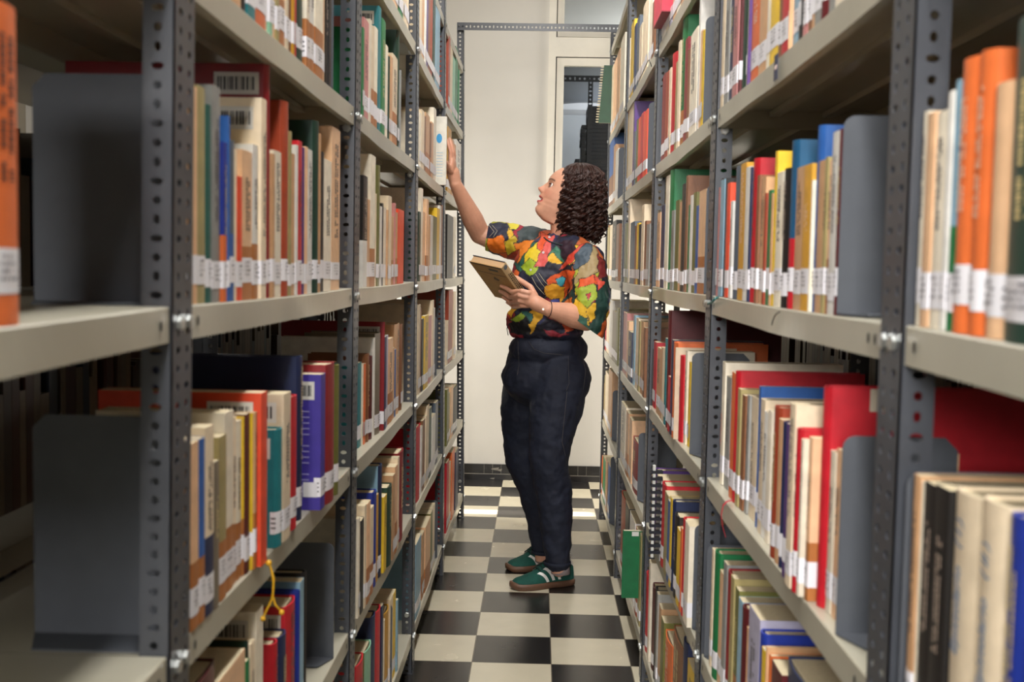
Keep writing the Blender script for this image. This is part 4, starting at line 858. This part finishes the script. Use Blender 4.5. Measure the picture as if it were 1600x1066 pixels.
def shirt_col(co, no):
    n = len(co); px, py = project(co); rs = np.random.RandomState(5)
    seeds = rs.uniform(-1, 1, (330, 3))*np.array([.36, .4, .26])+np.array([.03, 4.25, 1.24]); sc = rs.randint(0, len(pcol), 330)
    cl = np.empty((n, 3)); wob = np.stack([np.sin(co[:, 2]*60+co[:, 1]*30), np.sin(co[:, 0]*55), np.sin(co[:, 0]*50+co[:, 1]*40)], 1)*.008
    q = co+wob
    for i in range(0, n, 4000):
        d = ((q[i:i+4000, None, :]-seeds[None])**2).sum(2); o2 = np.argpartition(d, 1, axis=1)[:, :2]
        dd = np.take_along_axis(d, o2, 1); a = np.where(dd[:, 0] < dd[:, 1], o2[:, 0], o2[:, 1]); edge = np.abs(np.sqrt(dd[:, 0])-np.sqrt(dd[:, 1])) < .0035
        c = np.array(pcol)[sc[a]]; c[edge] = hexc('17171f'); cl[i:i+4000] = c
    vis = (no@(np.array(EYE)-np.array([0, 4.2, 1.24]))) > .2
    fx = px+1.2*np.sin(py*.35); fy = py+1.2*np.sin(px*.3)
    for h, poly in PAT:
        pg = [Zc(*p) for p in poly]; ins = np.zeros(n, bool); dm = np.full(n, 1e9); j = len(pg)-1
        for i in range(len(pg)):
            xi, yi = pg[i]; xj, yj = pg[j]
            cond = ((yi > fy) != (yj > fy)) & (fx < (xj-xi)*(fy-yi)/((yj-yi) or 1e-9)+xi); ins ^= cond
            vx, vy = xj-xi, yj-yi; tt = np.clip(((fx-xi)*vx+(fy-yi)*vy)/(vx*vx+vy*vy+1e-9), 0, 1); dm = np.minimum(dm, np.hypot(fx-xi-tt*vx, fy-yi-tt*vy)); j = i
        k = vis & ins; cl[k] = hexc(h); cl[vis & (dm < .75) & ~ins] = hexc('17181f')
    return cl
paint(shirt.data, shirt_col)
bpy.context.view_layer.update()
for (x, y) in ((858.5, 371.5), (849, 395), (829.5, 422)):
    q = surf_pt(shirt, x, y, .002)
    if q is not None: m = MB(); nn = (EYE-q).normalized()*.7+Vector((-.5, -.2, 0)); bolt_n = nn.normalized(); m.tube([q-bolt_n*.0015, q+bolt_n*.0012], .0046, 14); m.build('button', simple('e4e2e8', .3), shirt, smooth=False)
surf_line('collar_edge', shirt, [(850, 372), (858, 378), (868, 381), (880, 384)], .0028, simple('26333a', .7), shirt, off=.002)
# fine white print lines on the front
for pts in ([(831, 433), (838, 446), (852, 462)], [(837, 429), (846, 443), (856, 455)], [(842, 427), (851, 440), (858, 447)], [(764, 352), (772, 362), (764, 371)], [(769, 352), (777, 361), (770, 372)]):
    surf_line('print_line', shirt, pts, .0007, simple('c9c2a0', .7), shirt, off=.0004)
# --- hair
HB = MB()
ellip(HB, P(908, 300, 4.255), (.072, .090, .088)); ellip(HB, P(907, 340, 4.26), (.074, .094, .085)); ellip(HB, P(902, 281, 4.255), (.048, .075, .050)); ellip(HB, P(903, 360, 4.26), (.068, .09, .032))
ellip(HB, P(885, 345, 4.19), (.022, .028, .045)); ellip(HB, P(886, 350, 4.32), (.03, .03, .06))
hairb = remesh(HB, 'hair', .006, True, MT['hairbase'], person, it=6, disp=[(0, .03, .014, 1)])
random.seed(21); bpy.context.view_layer.update()
HM = MB(); cen = P(904, 300, 4.255)
ctrl = Vector((0, 0, 1))
def hair_r(th, z):
    """outer radius of the hair about its axis for a given height z (m above the hem)"""
    return np.interp(z, [0, .05, .12, .2, .26, .285, .30], [.082, .098, .100, .098, .086, .062, .020])
zb_ = P(905, 376, 4.255).z; ax = Vector((cen.x+.004, cen.y+.004, 0))
CL = []
for q_ in range(210): CL.append((random.uniform(-PI*.88, PI*.88), random.uniform(75, 115), random.uniform(.005, .0105), random.uniform(0, 6.3), random.choice((random.uniform(.88, 1.02), random.uniform(.92, 1.10))), random.uniform(-.3, .3), random.uniform(-.012, .04) if random.random() < .75 else random.uniform(.04, .15)))
for k in range(1470):
    ck_ = CL[k // 7]; th = ck_[0] + random.uniform(-.05, .05)
    z_top = random.uniform(.27, .299) if random.random() < .7 else random.uniform(.17, .27)
    z_end = ck_[6]+random.uniform(-.006, .006)
    n = 60; fq = ck_[1]; amp = ck_[2]*random.uniform(.85, 1.15); ph = ck_[3]+random.uniform(-.35, .35); dr = ck_[4]+random.uniform(-.025, .025); tw = ck_[5]; L = []; rad = []
    for i in range(n):
        u = i/(n-1); z = z_top+(z_end-z_top)*u**.9
        face_in = 0
        r = hair_r(th, z)*dr
        if abs(th) > PI*.6: r *= np.interp(z, [0, .1, .2, .3], [.92, .96, 1.0, 1.0])
        a = th+tw*u; c_ = Vector((ax.x+r*math.cos(a), ax.y+r*math.sin(a), zb_+z))
        rd = Vector((math.cos(a), math.sin(a), 0)); tg = Vector((-math.sin(a), math.cos(a), 0)); am = amp*min(1, u*3)
        c_ += rd*am*math.cos(z*fq*2+ph) + tg*am*math.sin(z*fq*2+ph)
        L.append(c_); rad.append(.0014*(1-.45*u)+.0004)
    # keep the face clear
    px, py = project(np.array([list(q) for q in L]))
    lim = np.interp(py, [255, 263, 290, 310, 330, 345, 356, 372], [886, 878, 876, 872, 868, 864, 861, 862]) + ((k//7*37) % 11)*.55 - 2
    ok = [q.y > 4.31 or px[i] > lim[i] for i, q in enumerate(L)]
    seg = []; sr = []
    for i, q in enumerate(L):
        if ok[i] and px[i] < 950 and py[i] > 253: seg.append(q); sr.append(rad[i])
        else:
            if len(seg) > 4: HM.tube(seg, sr, 4, cap=False)
            seg = []; sr = []
    if len(seg) > 4: HM.tube(seg, sr, 4, cap=False)
o = HM.build('hair_curls', MT['hair'], hairb, smooth=True)
# --- bracelet
m = MB(); bc = lE.lerp(lW, .97); ad = (lW-lE).normalized(); a_ = ad.orthogonal().normalized(); b2 = ad.cross(a_)
m.tube([bc+(a_*math.cos(t*PI/12)+b2*math.sin(t*PI/12))*.0295+ad*.004*math.sin(t*PI/12) for t in range(25)], .0014, 6); br_ = m.build('bracelet', simple('3a2420', .6), person, smooth=True)
m = MB(); q = surf_pt(body, 849, 483, .003); 
if q is not None:
    n_ = (EYE-q).normalized(); rx = _r; uy = _u
    st = []; 
    for k in range(10): rr = .0055 if k % 2 == 0 else .0022; st.append(q+rx*rr*math.cos(2*PI*k/10+.3)+uy*rr*math.sin(2*PI*k/10+.3))
    V = st+[p_+n_*.0015 for p_ in st]; m.add(V, [tuple(range(9, -1, -1)), tuple(range(10, 20))]+[(k, (k+1) % 10, (k+1) % 10+10, k+10) for k in range(10)]); m.build('star_charm', simple('e8dccb', .2, .6), br_)
# --- shoes
def shoe(heel, toe, W_, name_label):
    heel, toe = Vector(heel), Vector(toe); Lx = (toe-heel); L_ = Lx.length; fx_ = Lx.normalized(); up = Vector((0, 0, 1)); sx = fx_.cross(up)
    root = empty('shoe', heel); root.parent = person; root['label'] = name_label
    prof_w = [(0, .55), (.06, .78), (.2, .86), (.4, .84), (.6, .98), (.75, 1.0), (.88, .86), (.96, .55), (1, .18)]
    top = [(0, .090), (.05, .108), (.15, .108), (.26, .112), (.34, .110), (.47, .088), (.62, .062), (.78, .048), (.92, .040), (1, .024)]
    def half(u): return W_/2*float(np.interp(u, [a for a, _ in prof_w], [b_ for _, b_ in prof_w]))
    def topz(u): return float(np.interp(u, [a for a, _ in top], [b_ for _, b_ in top]))
    sole_z = .022
    def pt(u, a):   # a: 0..pi across the upper
        hw = half(u)*.97; h = topz(u)-sole_z*.6
        return fx_*(u*L_) + sx*(-hw*math.cos(a)*(1-.22*math.sin(a)**2*(1 if u < .5 else .4))) + up*(sole_z*.6+h*abs(math.sin(a))**.72)
    m = MB(); NU, NA = 40, 22; V = []
    for i in range(NU+1):
        u = i/NU
        for j in range(NA+1): V.append(pt(u, PI*j/NA))
    m.add(V, [(i*(NA+1)+j, (i+1)*(NA+1)+j, (i+1)*(NA+1)+j+1, i*(NA+1)+j+1) for i in range(NU) for j in range(NA)]+[tuple(range(NA, -1, -1))])
    m.build('upper', MT['suede'], root, smooth=True)
    m = MB(); V = []; NS = 48; ring = []
    us = [.5-.5*math.cos(PI*i/(NS//2)) for i in range(NS//2+1)]
    for u in us: ring.append((u, 1))
    for u in us[-2:0:-1]: ring.append((u, -1))
    K = len(ring)
    for (z, ex) in ((0, -.001), (.0025, .003), (.014, .004), (.024, .003), (.025, -.003)):
        for u, sd in ring: V.append(fx_*(u*L_+ (ex if u > .5 else -ex)*(abs(u-.5)*2)**4) + sx*(sd*(half(u)+ex)) + up*(z+ (.006 if u > .93 else 0)*(u-.93)/.07))
    m.add(V, [(r*K+k, r*K+(k+1) % K, (r+1)*K+(k+1) % K, (r+1)*K+k) for r in range(4) for k in range(K)]+[tuple(range(K-1, -1, -1)), tuple(4*K+k for k in range(K))])
    m.build('sole', MT['gum'], root, smooth=True)
    # three white stripes on both sides
    for sd in (0, 1):
        for q in range(3):
            u0 = .25+.10*q; m = MB(); V = []; n = 10
            for i in range(n+1):
                a = .10+ .88*i/n; aa = a if sd == 1 else PI-a
                for du in (0, .045):
                    u = u0+du+(.13*i/n); p_ = pt(u, aa); c_ = pt(u, PI/2)*.3+fx_*(u*L_)*.7; nr = (p_-(fx_*(u*L_)+up*.02)); nr = (nr-fx_*nr.dot(fx_)).normalized(); V.append(p_+nr*.0032)
            m.add(V, [(2*i, 2*i+1, 2*i+3, 2*i+2) for i in range(n)]); m.build('stripe', MT['white'], root)
    # heel tab, collar lining, tongue
    m = MB(); V = []
    for i in range(7):
        u = .0+.02*i
        for j in range(NA+1):
            p_ = pt(u, PI*j/NA); nr = (p_-(fx_*(u*L_+.02)+up*.03)).normalized(); V.append(p_+nr*.0015)
    idx = [(i*(NA+1)+j, (i+1)*(NA+1)+j, (i+1)*(NA+1)+j+1, i*(NA+1)+j+1) for i in range(6) for j in range(NA) if 5 <= j <= NA-6]
    m.add(V, idx); m.build('heel_tab', MT['white'], root, smooth=True)
    m = MB(); m.tube([fx_*(L_*(.17+.14*math.cos(t*PI/14)))+sx*(.032*math.sin(t*PI/14))+up*(.110-.005*math.cos(t*PI/14)) for t in range(29)], .005, 8); m.build('collar', MT['white'], root, smooth=True)
    m = MB(); V = []
    for i in range(9):
        u = .30+.28*i/8
        for j in range(7): a = PI*(.33+.34*j/6); p_ = pt(u, a); V.append(p_+up*(.003+.010*max(0, (.36-u))/.06))
    m.add(V, [(i*7+j, (i+1)*7+j, (i+1)*7+j+1, i*7+j+1) for i in range(8) for j in range(6)]); m.build('tongue', MT['suede'], root, smooth=True)
    m = MB()
    for q in range(6):
        u = .34+.045*q; a0 = .30
        m.tube([pt(u+(.012 if t % 2 else 0), PI*(a0+(1-2*a0)*t/6))+up*.006 for t in range(7)], .0024, 6)
        m.tube([pt(u+.03*(t/6), PI*(a0+(1-2*a0)*t/6))+up*.007 for t in range(7)], .0024, 6)
    m.build('laces', MT['lace'], root, smooth=True)
    for sd in (1, -1):
        m = MB(); c0 = pt(.36, PI/2)+up*.008
        m.tube([c0+fx_*(.012*math.sin(t/8*PI))+sx*(sd*.030*math.sin(t/8*PI*.9))+up*(.016*math.sin(t/8*PI)-.012*(t/8)**2) for t in range(9)], .0022, 6); m.build('lace_bow', MT['lace'], root, smooth=True)
    return root
hN, tN = onZ(892, 911, .0), onZ(799, 921, .0)
hN = Vector((hN.x, hN.y, .0)); tN = Vector((tN.x, tN.y, 0))
shoe(hN+Vector((0, .0, 0)), tN, .098, 'near green suede shoe with three white stripes')
hF, tF = onZ(868, 885, .0), onZ(792, 892, 0)
shoe(Vector((hF.x, hF.y, 0)), Vector((tF.x, tF.y, 0)), .098, 'far green suede shoe with three white stripes')
for ak, hh in ((ankN, P(876, 884, 4.14)), (ankF, P(850, 866, 4.39))):
    m = MB(); m.tube([hh+Vector((0, 0, -.03)), hh+Vector((0, 0, .02))], [.037, .034], 20); m.build('sock', MT['sock'], person, smooth=True)

# ------------------------------------------------------------ book she holds
hb = empty('book', OB); Rm = Matrix((( w_.x, h_.x, t_.x), (w_.y, h_.y, t_.y), (w_.z, h_.z, t_.z))); hb.matrix_world = Matrix.Translation(OB) @ Rm.to_4x4()
m = MB(); cc = hexc('b08a54'); sp_ = hexc('c9ae82')
m.box((0, 0, 0), (BW, BH, .0026), cc); m.box((0, 0, BT-.0026), (BW, BH, BT), hexc('4a4c56'))
n = 8; V = []
for i in range(n+1): u = i/n; bx = -.004*math.sin(PI*u); V += [(bx-.0, 0, BT*u), (bx, BH, BT*u)]
m.add(V, [(2*i, 2*i+1, 2*i+3, 2*i+2) for i in range(n)], sp_)
V2 = [(x+.0022, y, z) for (x, y, z) in V]; m.add(V2, [(2*i, 2*i+2, 2*i+3, 2*i+1) for i in range(n)], sp_)
m.add([V[2*i] for i in range(n+1)]+[V2[2*i] for i in range(n, -1, -1)], [tuple(range(2*n+2))], sp_)
m.build('cover', MT['cover'], hb, col=True)
m = MB(); m.box((.002, .003, .0027), (BW-.004, BH-.003, BT-.0027)); m.build('page_block', simple('c4a078', .8), hb)
m = MB(); m.quad((.004, .003, -.0003), (BW-.001, .003, -.0003), (BW-.001, .008, -.0003), (.004, .008, -.0003), hexc('23283a'))
m.quad((.006, .052, -.0003), (BW-.01, .050, -.0003), (BW-.01, .054, -.0003), (.006, .056, -.0003), hexc('4a3a26')); m.quad((.03, .02, -.0003), (.075, .02, -.0003), (.075, .032, -.0003), (.03, .032, -.0003), hexc('4a4a48'))
m.add([(.075, .07, -.0003), (.055, .085, -.0003), (.066, .095, -.0003), (.085, .088, -.0003)], [(0, 1, 2, 3)], hexc('4c3420'))
m.build('cover_print', MT['sticker'], hb, col=True)
m = MB()
for r in range(3):
    y = .045+.004*r
    while y < BH-.03:
        w = random.uniform(.004, .009); z0 = .006+r*.0075; m.add([(-.0046, y, z0), (-.0046, y+w, z0), (-.0046, y+w, z0+.005), (-.0046, y, z0+.005)], [(0, 1, 2, 3)], hexc('2a2622')); y += w+.003
m.add([(-.0046, .012+.012*math.cos(t*PI/6)*.8, BT/2+.010*math.sin(t*PI/6)) for t in range(12)], [tuple(range(12))], hexc('5c6a74'))
m.build('spine_lettering', MT['sticker'], hb, col=True)
tag(hb, 'worn tan hardback held open-handed in her left hand in front of the shirt', 'book')

# ------------------------------------------------------------ loose things on and at the shelves
def leaf(name, corners, th, col, label, cat, edge=None, parts=None):
    pass
# white volume pulled out of the row beside her hand
root = empty('book', (hitX('L', 696, 275, 0, None).x, 4.15, LZ['L'][5]+.001))
px_ = P(697, 283, 4.16); wl = P(681, 283, 4.16)
root.location = (px_.x, 4.16, LZ['L'][5]+.001)
m, pg_, bw_ = book_geom(.024, .258, .17, False, hexc('ebe6da'), None, hexc('e9e4d6'), False)
m.build('cover', MT['cover'], root, col=True); pg_.build('page_block', MT['pages'], root)
m = MB(); N = 14; m.add([(-.028+.011*math.cos(2*PI*k/N), -.0004, .175+.018*math.sin(2*PI*k/N)) for k in range(N)], [tuple(range(N))], hexc('3f9fd8'))
for k in range(9): m.quad((-.038, -.0004, .12-k*.011), (-.014, -.0004, .12-k*.011), (-.014, -.0004, .122-k*.011), (-.038, -.0004, .122-k*.011), hexc('a9c4d8'))
m.build('cover_print', MT['sticker'], root, col=True)
tag(root, 'white book with blue round mark pulled halfway out under her raised hand', 'book')
# green folder sticking out low on the right rack
root = empty('folder', (0, 0, 0)); q0 = P(992, 935, 3.42); q1 = P(971, 935, 3.42); zt = P(980, 830, 3.42).z
m = MB(); m.box((q1.x, 3.42, q0.z), (q1.x+.22, 3.436, zt), hexc('0c6a3c')); m.build('cover', MT['cover'], root, col=True)
m = MB(); m.box((q1.x+.003, 3.4215, q0.z+.002), (q1.x+.218, 3.4345, zt+.001), hexc('d8cdb4')); m.build('paper', MT['sticker'], root, col=True)
m = MB(); m.quad((q1.x+.028, 3.4196, zt-.016), (q1.x+.05, 3.4196, zt-.016), (q1.x+.05, 3.4196, zt-.002), (q1.x+.028, 3.4196, zt-.002), hexc('d9d9d4')); m.build('paper_label', MT['sticker'], root, col=True)
m = MB(); m.quad((q1.x-.0004, 3.422, q0.z+.01), (q1.x-.0004, 3.434, q0.z+.01), (q1.x-.0004, 3.434, q0.z+.05), (q1.x-.0004, 3.422, q0.z+.05), hexc('d9d9d4')); m.build('shelf_mark_sticker', MT['sticker'], root, col=True)
tag(root, 'flat green folder jutting into the aisle from the right rack bottom shelf', 'folder')
# pinkish red folder lying on top of a row, high on the right rack
a = P(1034, 18, 2.98); root = empty('folder', (0, 0, 0))
m = MB(); x0 = a.x; zf = a.z
m.box((x0, 2.98, zf), (x0+.25, 3.19, zf+.003), hexc('9c1c30')); m.box((x0, 2.98, zf+.085), (x0+.25, 3.19, zf+.088), hexc('e04058')); m.box((x0, 2.98, zf+.003), (x0+.25, 2.983, zf+.085), hexc('e23a56')); m.box((x0, 2.983, zf+.003), (x0+.003, 3.19, zf+.085), hexc('e04058')); m.build('cover', MT['cover'], root, col=True)
m = MB(); m.box((x0+.006, 2.985, zf+.0032), (x0+.245, 3.185, zf+.0848)); m.build('paper', MT['pages'], root)
tag(root, 'pinkish red box folder lying flat on top of books, right rack sixth shelf', 'folder')
# spiral-bound notebook leaning out of the last bay
def spiral(root, base, topp, across, n, r):
    m = MB()
    for k in range(n):
        c_ = base.lerp(topp, (k+.5)/n); m.tube([c_+Vector((r*math.cos(t*PI/5), r*.9*math.sin(t*PI/5), r*.25*math.sin(t*PI/5))) for t in range(11)], .0024, 5, cap=False)
    m.build('spiral_binding', simple('d8ceb0', .4), root)
root = empty('spiral_notebook'); a0 = P(935, 192, 5.40); a1 = P(944, 102, 5.40); th = Vector((.016, .045, .002)); dp = Vector((.19, 0, .0))
def slab(m, o0, o1, t, d, c): 
    V = [o0, o0+t, o0+t+d, o0+d, o1, o1+t, o1+t+d, o1+d]; m.add(V, [(0, 3, 2, 1), (4, 5, 6, 7), (0, 1, 5, 4), (1, 2, 6, 5), (2, 3, 7, 6), (3, 0, 4, 7)], c)
m = MB(); slab(m, a0, a1, Vector((0, .004, 0)), dp, hexc('175030')); m.build('cover', MT['cover'], root, col=True)
m = MB(); slab(m, a0+Vector((.004, .0045, .002)), a1+Vector((.004, .0045, -.002)), Vector((0, .022, 0)), dp-Vector((.006, 0, 0)), hexc('d8cba8')); m.build('paper', MT['sticker'], root, col=True)
spiral(root, a0+Vector((.0, .013, 0)), a1+Vector((0, .013, 0)), None, 22, .0125)
tag(root, 'green spiral-bound notebook leaning out high on the farthest right bay', 'notebook')
root = empty('spiral_notebook'); r_ = [r for r in allb if r['s'] == 'R' and r['bay'] == 2 and r['lev'] == 2 and r['c'] == 'grey']
yy = r_[0]['ya'] if r_ else 3.0; a0 = Vector((.318, yy-.004, .495)); a1 = Vector((.318, yy-.004, .735))
m = MB()
for k in range(13): z = a0.z+.012+k*.0175; m.box((.300, yy-.002, z), (.331, yy+.016, z+.008))
m.build('comb_binding', simple('171b26', .4), root); m = MB(); m.box((.305, yy-.001, .497), (.312, yy+.014, .738)); m.build('cover', simple('cfd2cc', .5), root)
tag(root, 'comb-bound grey document with black plastic binding, right rack second shelf up', 'notebook')
# cord bookmark, ribbon, string, lip label
def cord(name, pts, r, col, label, cat, knots=(), rough=.4, metal=0):
    root = empty(name); P_ = [Vector(p) for p in pts]; L = []
    for i in range(len(P_)-1):
        p0 = P_[max(i-1, 0)]; p1 = P_[i]; p2 = P_[i+1]; p3 = P_[min(i+2, len(P_)-1)]
        for k in range(6):
            t = k/6; L.append(.5*((2*p1)+(p2-p0)*t+(2*p0-5*p1+4*p2-p3)*t*t+(3*p1-p0-3*p2+p3)*t**3))
    L.append(P_[-1]); m = MB(); m.tube(L, r, 8); m.build('strand', simple(col, rough, metal), root, smooth=True)
    for q, rr in knots: m = MB(); ellip(m, q, (rr,)*3, n=12, k=8); m.build('knot', simple(col, rough, metal), root, smooth=True)
    tag(root, label, cat); return root
yb = hitX('L', 422, 880, .012).y
Q = lambda x, y: P(x, y, yb)
root = cord('bookmark_cord', [Q(419, 877), Q(423, 888), Q(427, 910), Q(425, 935), Q(416, 955), Q(411, 966)], .0016, 'd9a51c', 'golden cord bookmark hanging from the red-orange book over the left shelf lip', 'bookmark', [(Q(420, 880), .0042), (Q(411, 967), .0038), (Q(440, 957), .0038)])
m = MB(); m.tube([Q(422, 884), Q(428, 905), Q(426, 930), Q(430, 945), Q(439, 955)], .0014, 8); m.build('strand', simple('d9a51c', .4), root, smooth=True)
yb2 = hitX('R', 1133, 780, -.004).y
Q2 = lambda x, y, d=0: P(x, y, yb2+d)
m = MB(); L = [Q2(1144, 782), Q2(1136, 784), Q2(1130, 790), Q2(1127, 805), Q2(1129, 822), Q2(1134, 840)]; V = []
for p_ in L: V += [p_-Vector((0, .004, 0)), p_+Vector((0, .004, 0)), p_+Vector((-.0006, .004, .0004)), p_+Vector((-.0006, -.004, .0004))]
m.add(V, [(4*i+j, 4*i+(j+1) % 4, 4*i+4+(j+1) % 4, 4*i+4+j) for i in range(len(L)-1) for j in range(4)]); o = m.build('ribbon_bookmark', simple('b8283a', .5), smooth=True); tag(o, 'red ribbon bookmark dangling over the lip of the right rack third shelf', 'bookmark')
ys = hitX('R', 1214, 500, -.004).y; Q3 = lambda x, y: P(x, y, ys)
cord('string', [hitX('R', 1219, 487, -.002), hitX('R', 1212, 492, -.004), hitX('R', 1208, 500, -.004), hitX('R', 1206, 508, -.004)], .0009, '23262a', 'short black string hanging over the eye-level lip of the right rack', 'string')
cord('string', [hitX('R', 976+22, 128, -.002), hitX('R', 1012, 96, -.012), hitX('R', 1016, 98, -.012), hitX('R', 1018, 104, -.004)], .0012, '2a2a28', 'thin dark wire looping over a high lip far down the right rack', 'string')
cord('string', [hitX('R', 1106, 475, -.006), hitX('R', 1112, 473, -.008), hitX('R', 1117, 467, -.006), hitX('R', 1122, 465, .002)], .0022, '1f6a68', 'teal tape scrap tied round the right post beside the eye-level lip', 'tape')
lz = LZ['R'][5]; pc = hitX('R', 1212, 122, -.001)
root = empty('lip_label', (planeX('R', pc.y, lz)-.0015, pc.y, lz-LIP/2)); m = MB(); m.box((0, -.012, -.018), (.0006, .012, .018)); m.build('card', simple('2a3152', .5), root)
m = MB(); 
for k in range(5): m.box((-.0003, -.008+k*.0034, -.003), (0, -.0058+k*.0034, .003))
m.build('lettering', simple('d0b8b0', .5), root); tag(root, 'small dark blue label stuck on the fifth shelf lip of the right rack', 'label')
# lettering that can be read on the spines
def spine_text(s, bay, lev, c, n, txt, size, col, z0=.06, shear=0, yo=.5):
    r = find(s, bay, lev, c, n)
    if r is None: print('no book', s, bay, lev, c, n); return
    t = (r['yb']-r['ya'])*.985
    for ch in list(r['root'].children):
        if ch.name.startswith('spine_lettering'): bpy.data.objects.remove(ch)
    # text runs up the spine, read from below; letters face the aisle (+x of the book)
    mark_text(txt, size, simple(col, .6), r['root'], (.0016, t*yo, z0), Matrix(((0, 0, 1), (0, -1, 0), (1, 0, 0))).to_euler(), shear=shear)
r = find('L', 1, 3, 'indigo')
if r:
    m = MB(); hh_ = r['zt']-LZ['L'][3]
    for k in range(15):
        if k in (5, 10): continue
        z_ = hh_*.72-k*.0095; m.quad((-.058, -.0005, z_), (-.02, -.0005, z_), (-.02, -.0005, z_+.0022), (-.058, -.0005, z_+.0022), hexc('9a94d0'))
    m.quad((-.03, -.0006, .022), (-.006, -.0006, .022), (-.006, -.0006, .047), (-.03, -.0006, .047), hexc('e4e2e6')); m.build('cover_print', MT['sticker'], r['root'], col=True)
spine_text('R', 0, 3, 'cream', 1, 'Epistolario   ( II )', .0165, '3d6a94', .09, .25)
spine_text('R', 0, 3, 'cream', 2, 'Epistolario   ( I )', .0165, '3d6a94', .10, .25)
spine_text('R', 1, 3, 'cream', 3, 'El sueño de Alejandría', .0112, '2a221c', .056, .2)
spine_text('R', 1, 3, 'ivory', 4, 'VATICANA', .013, 'a8442c', .07)
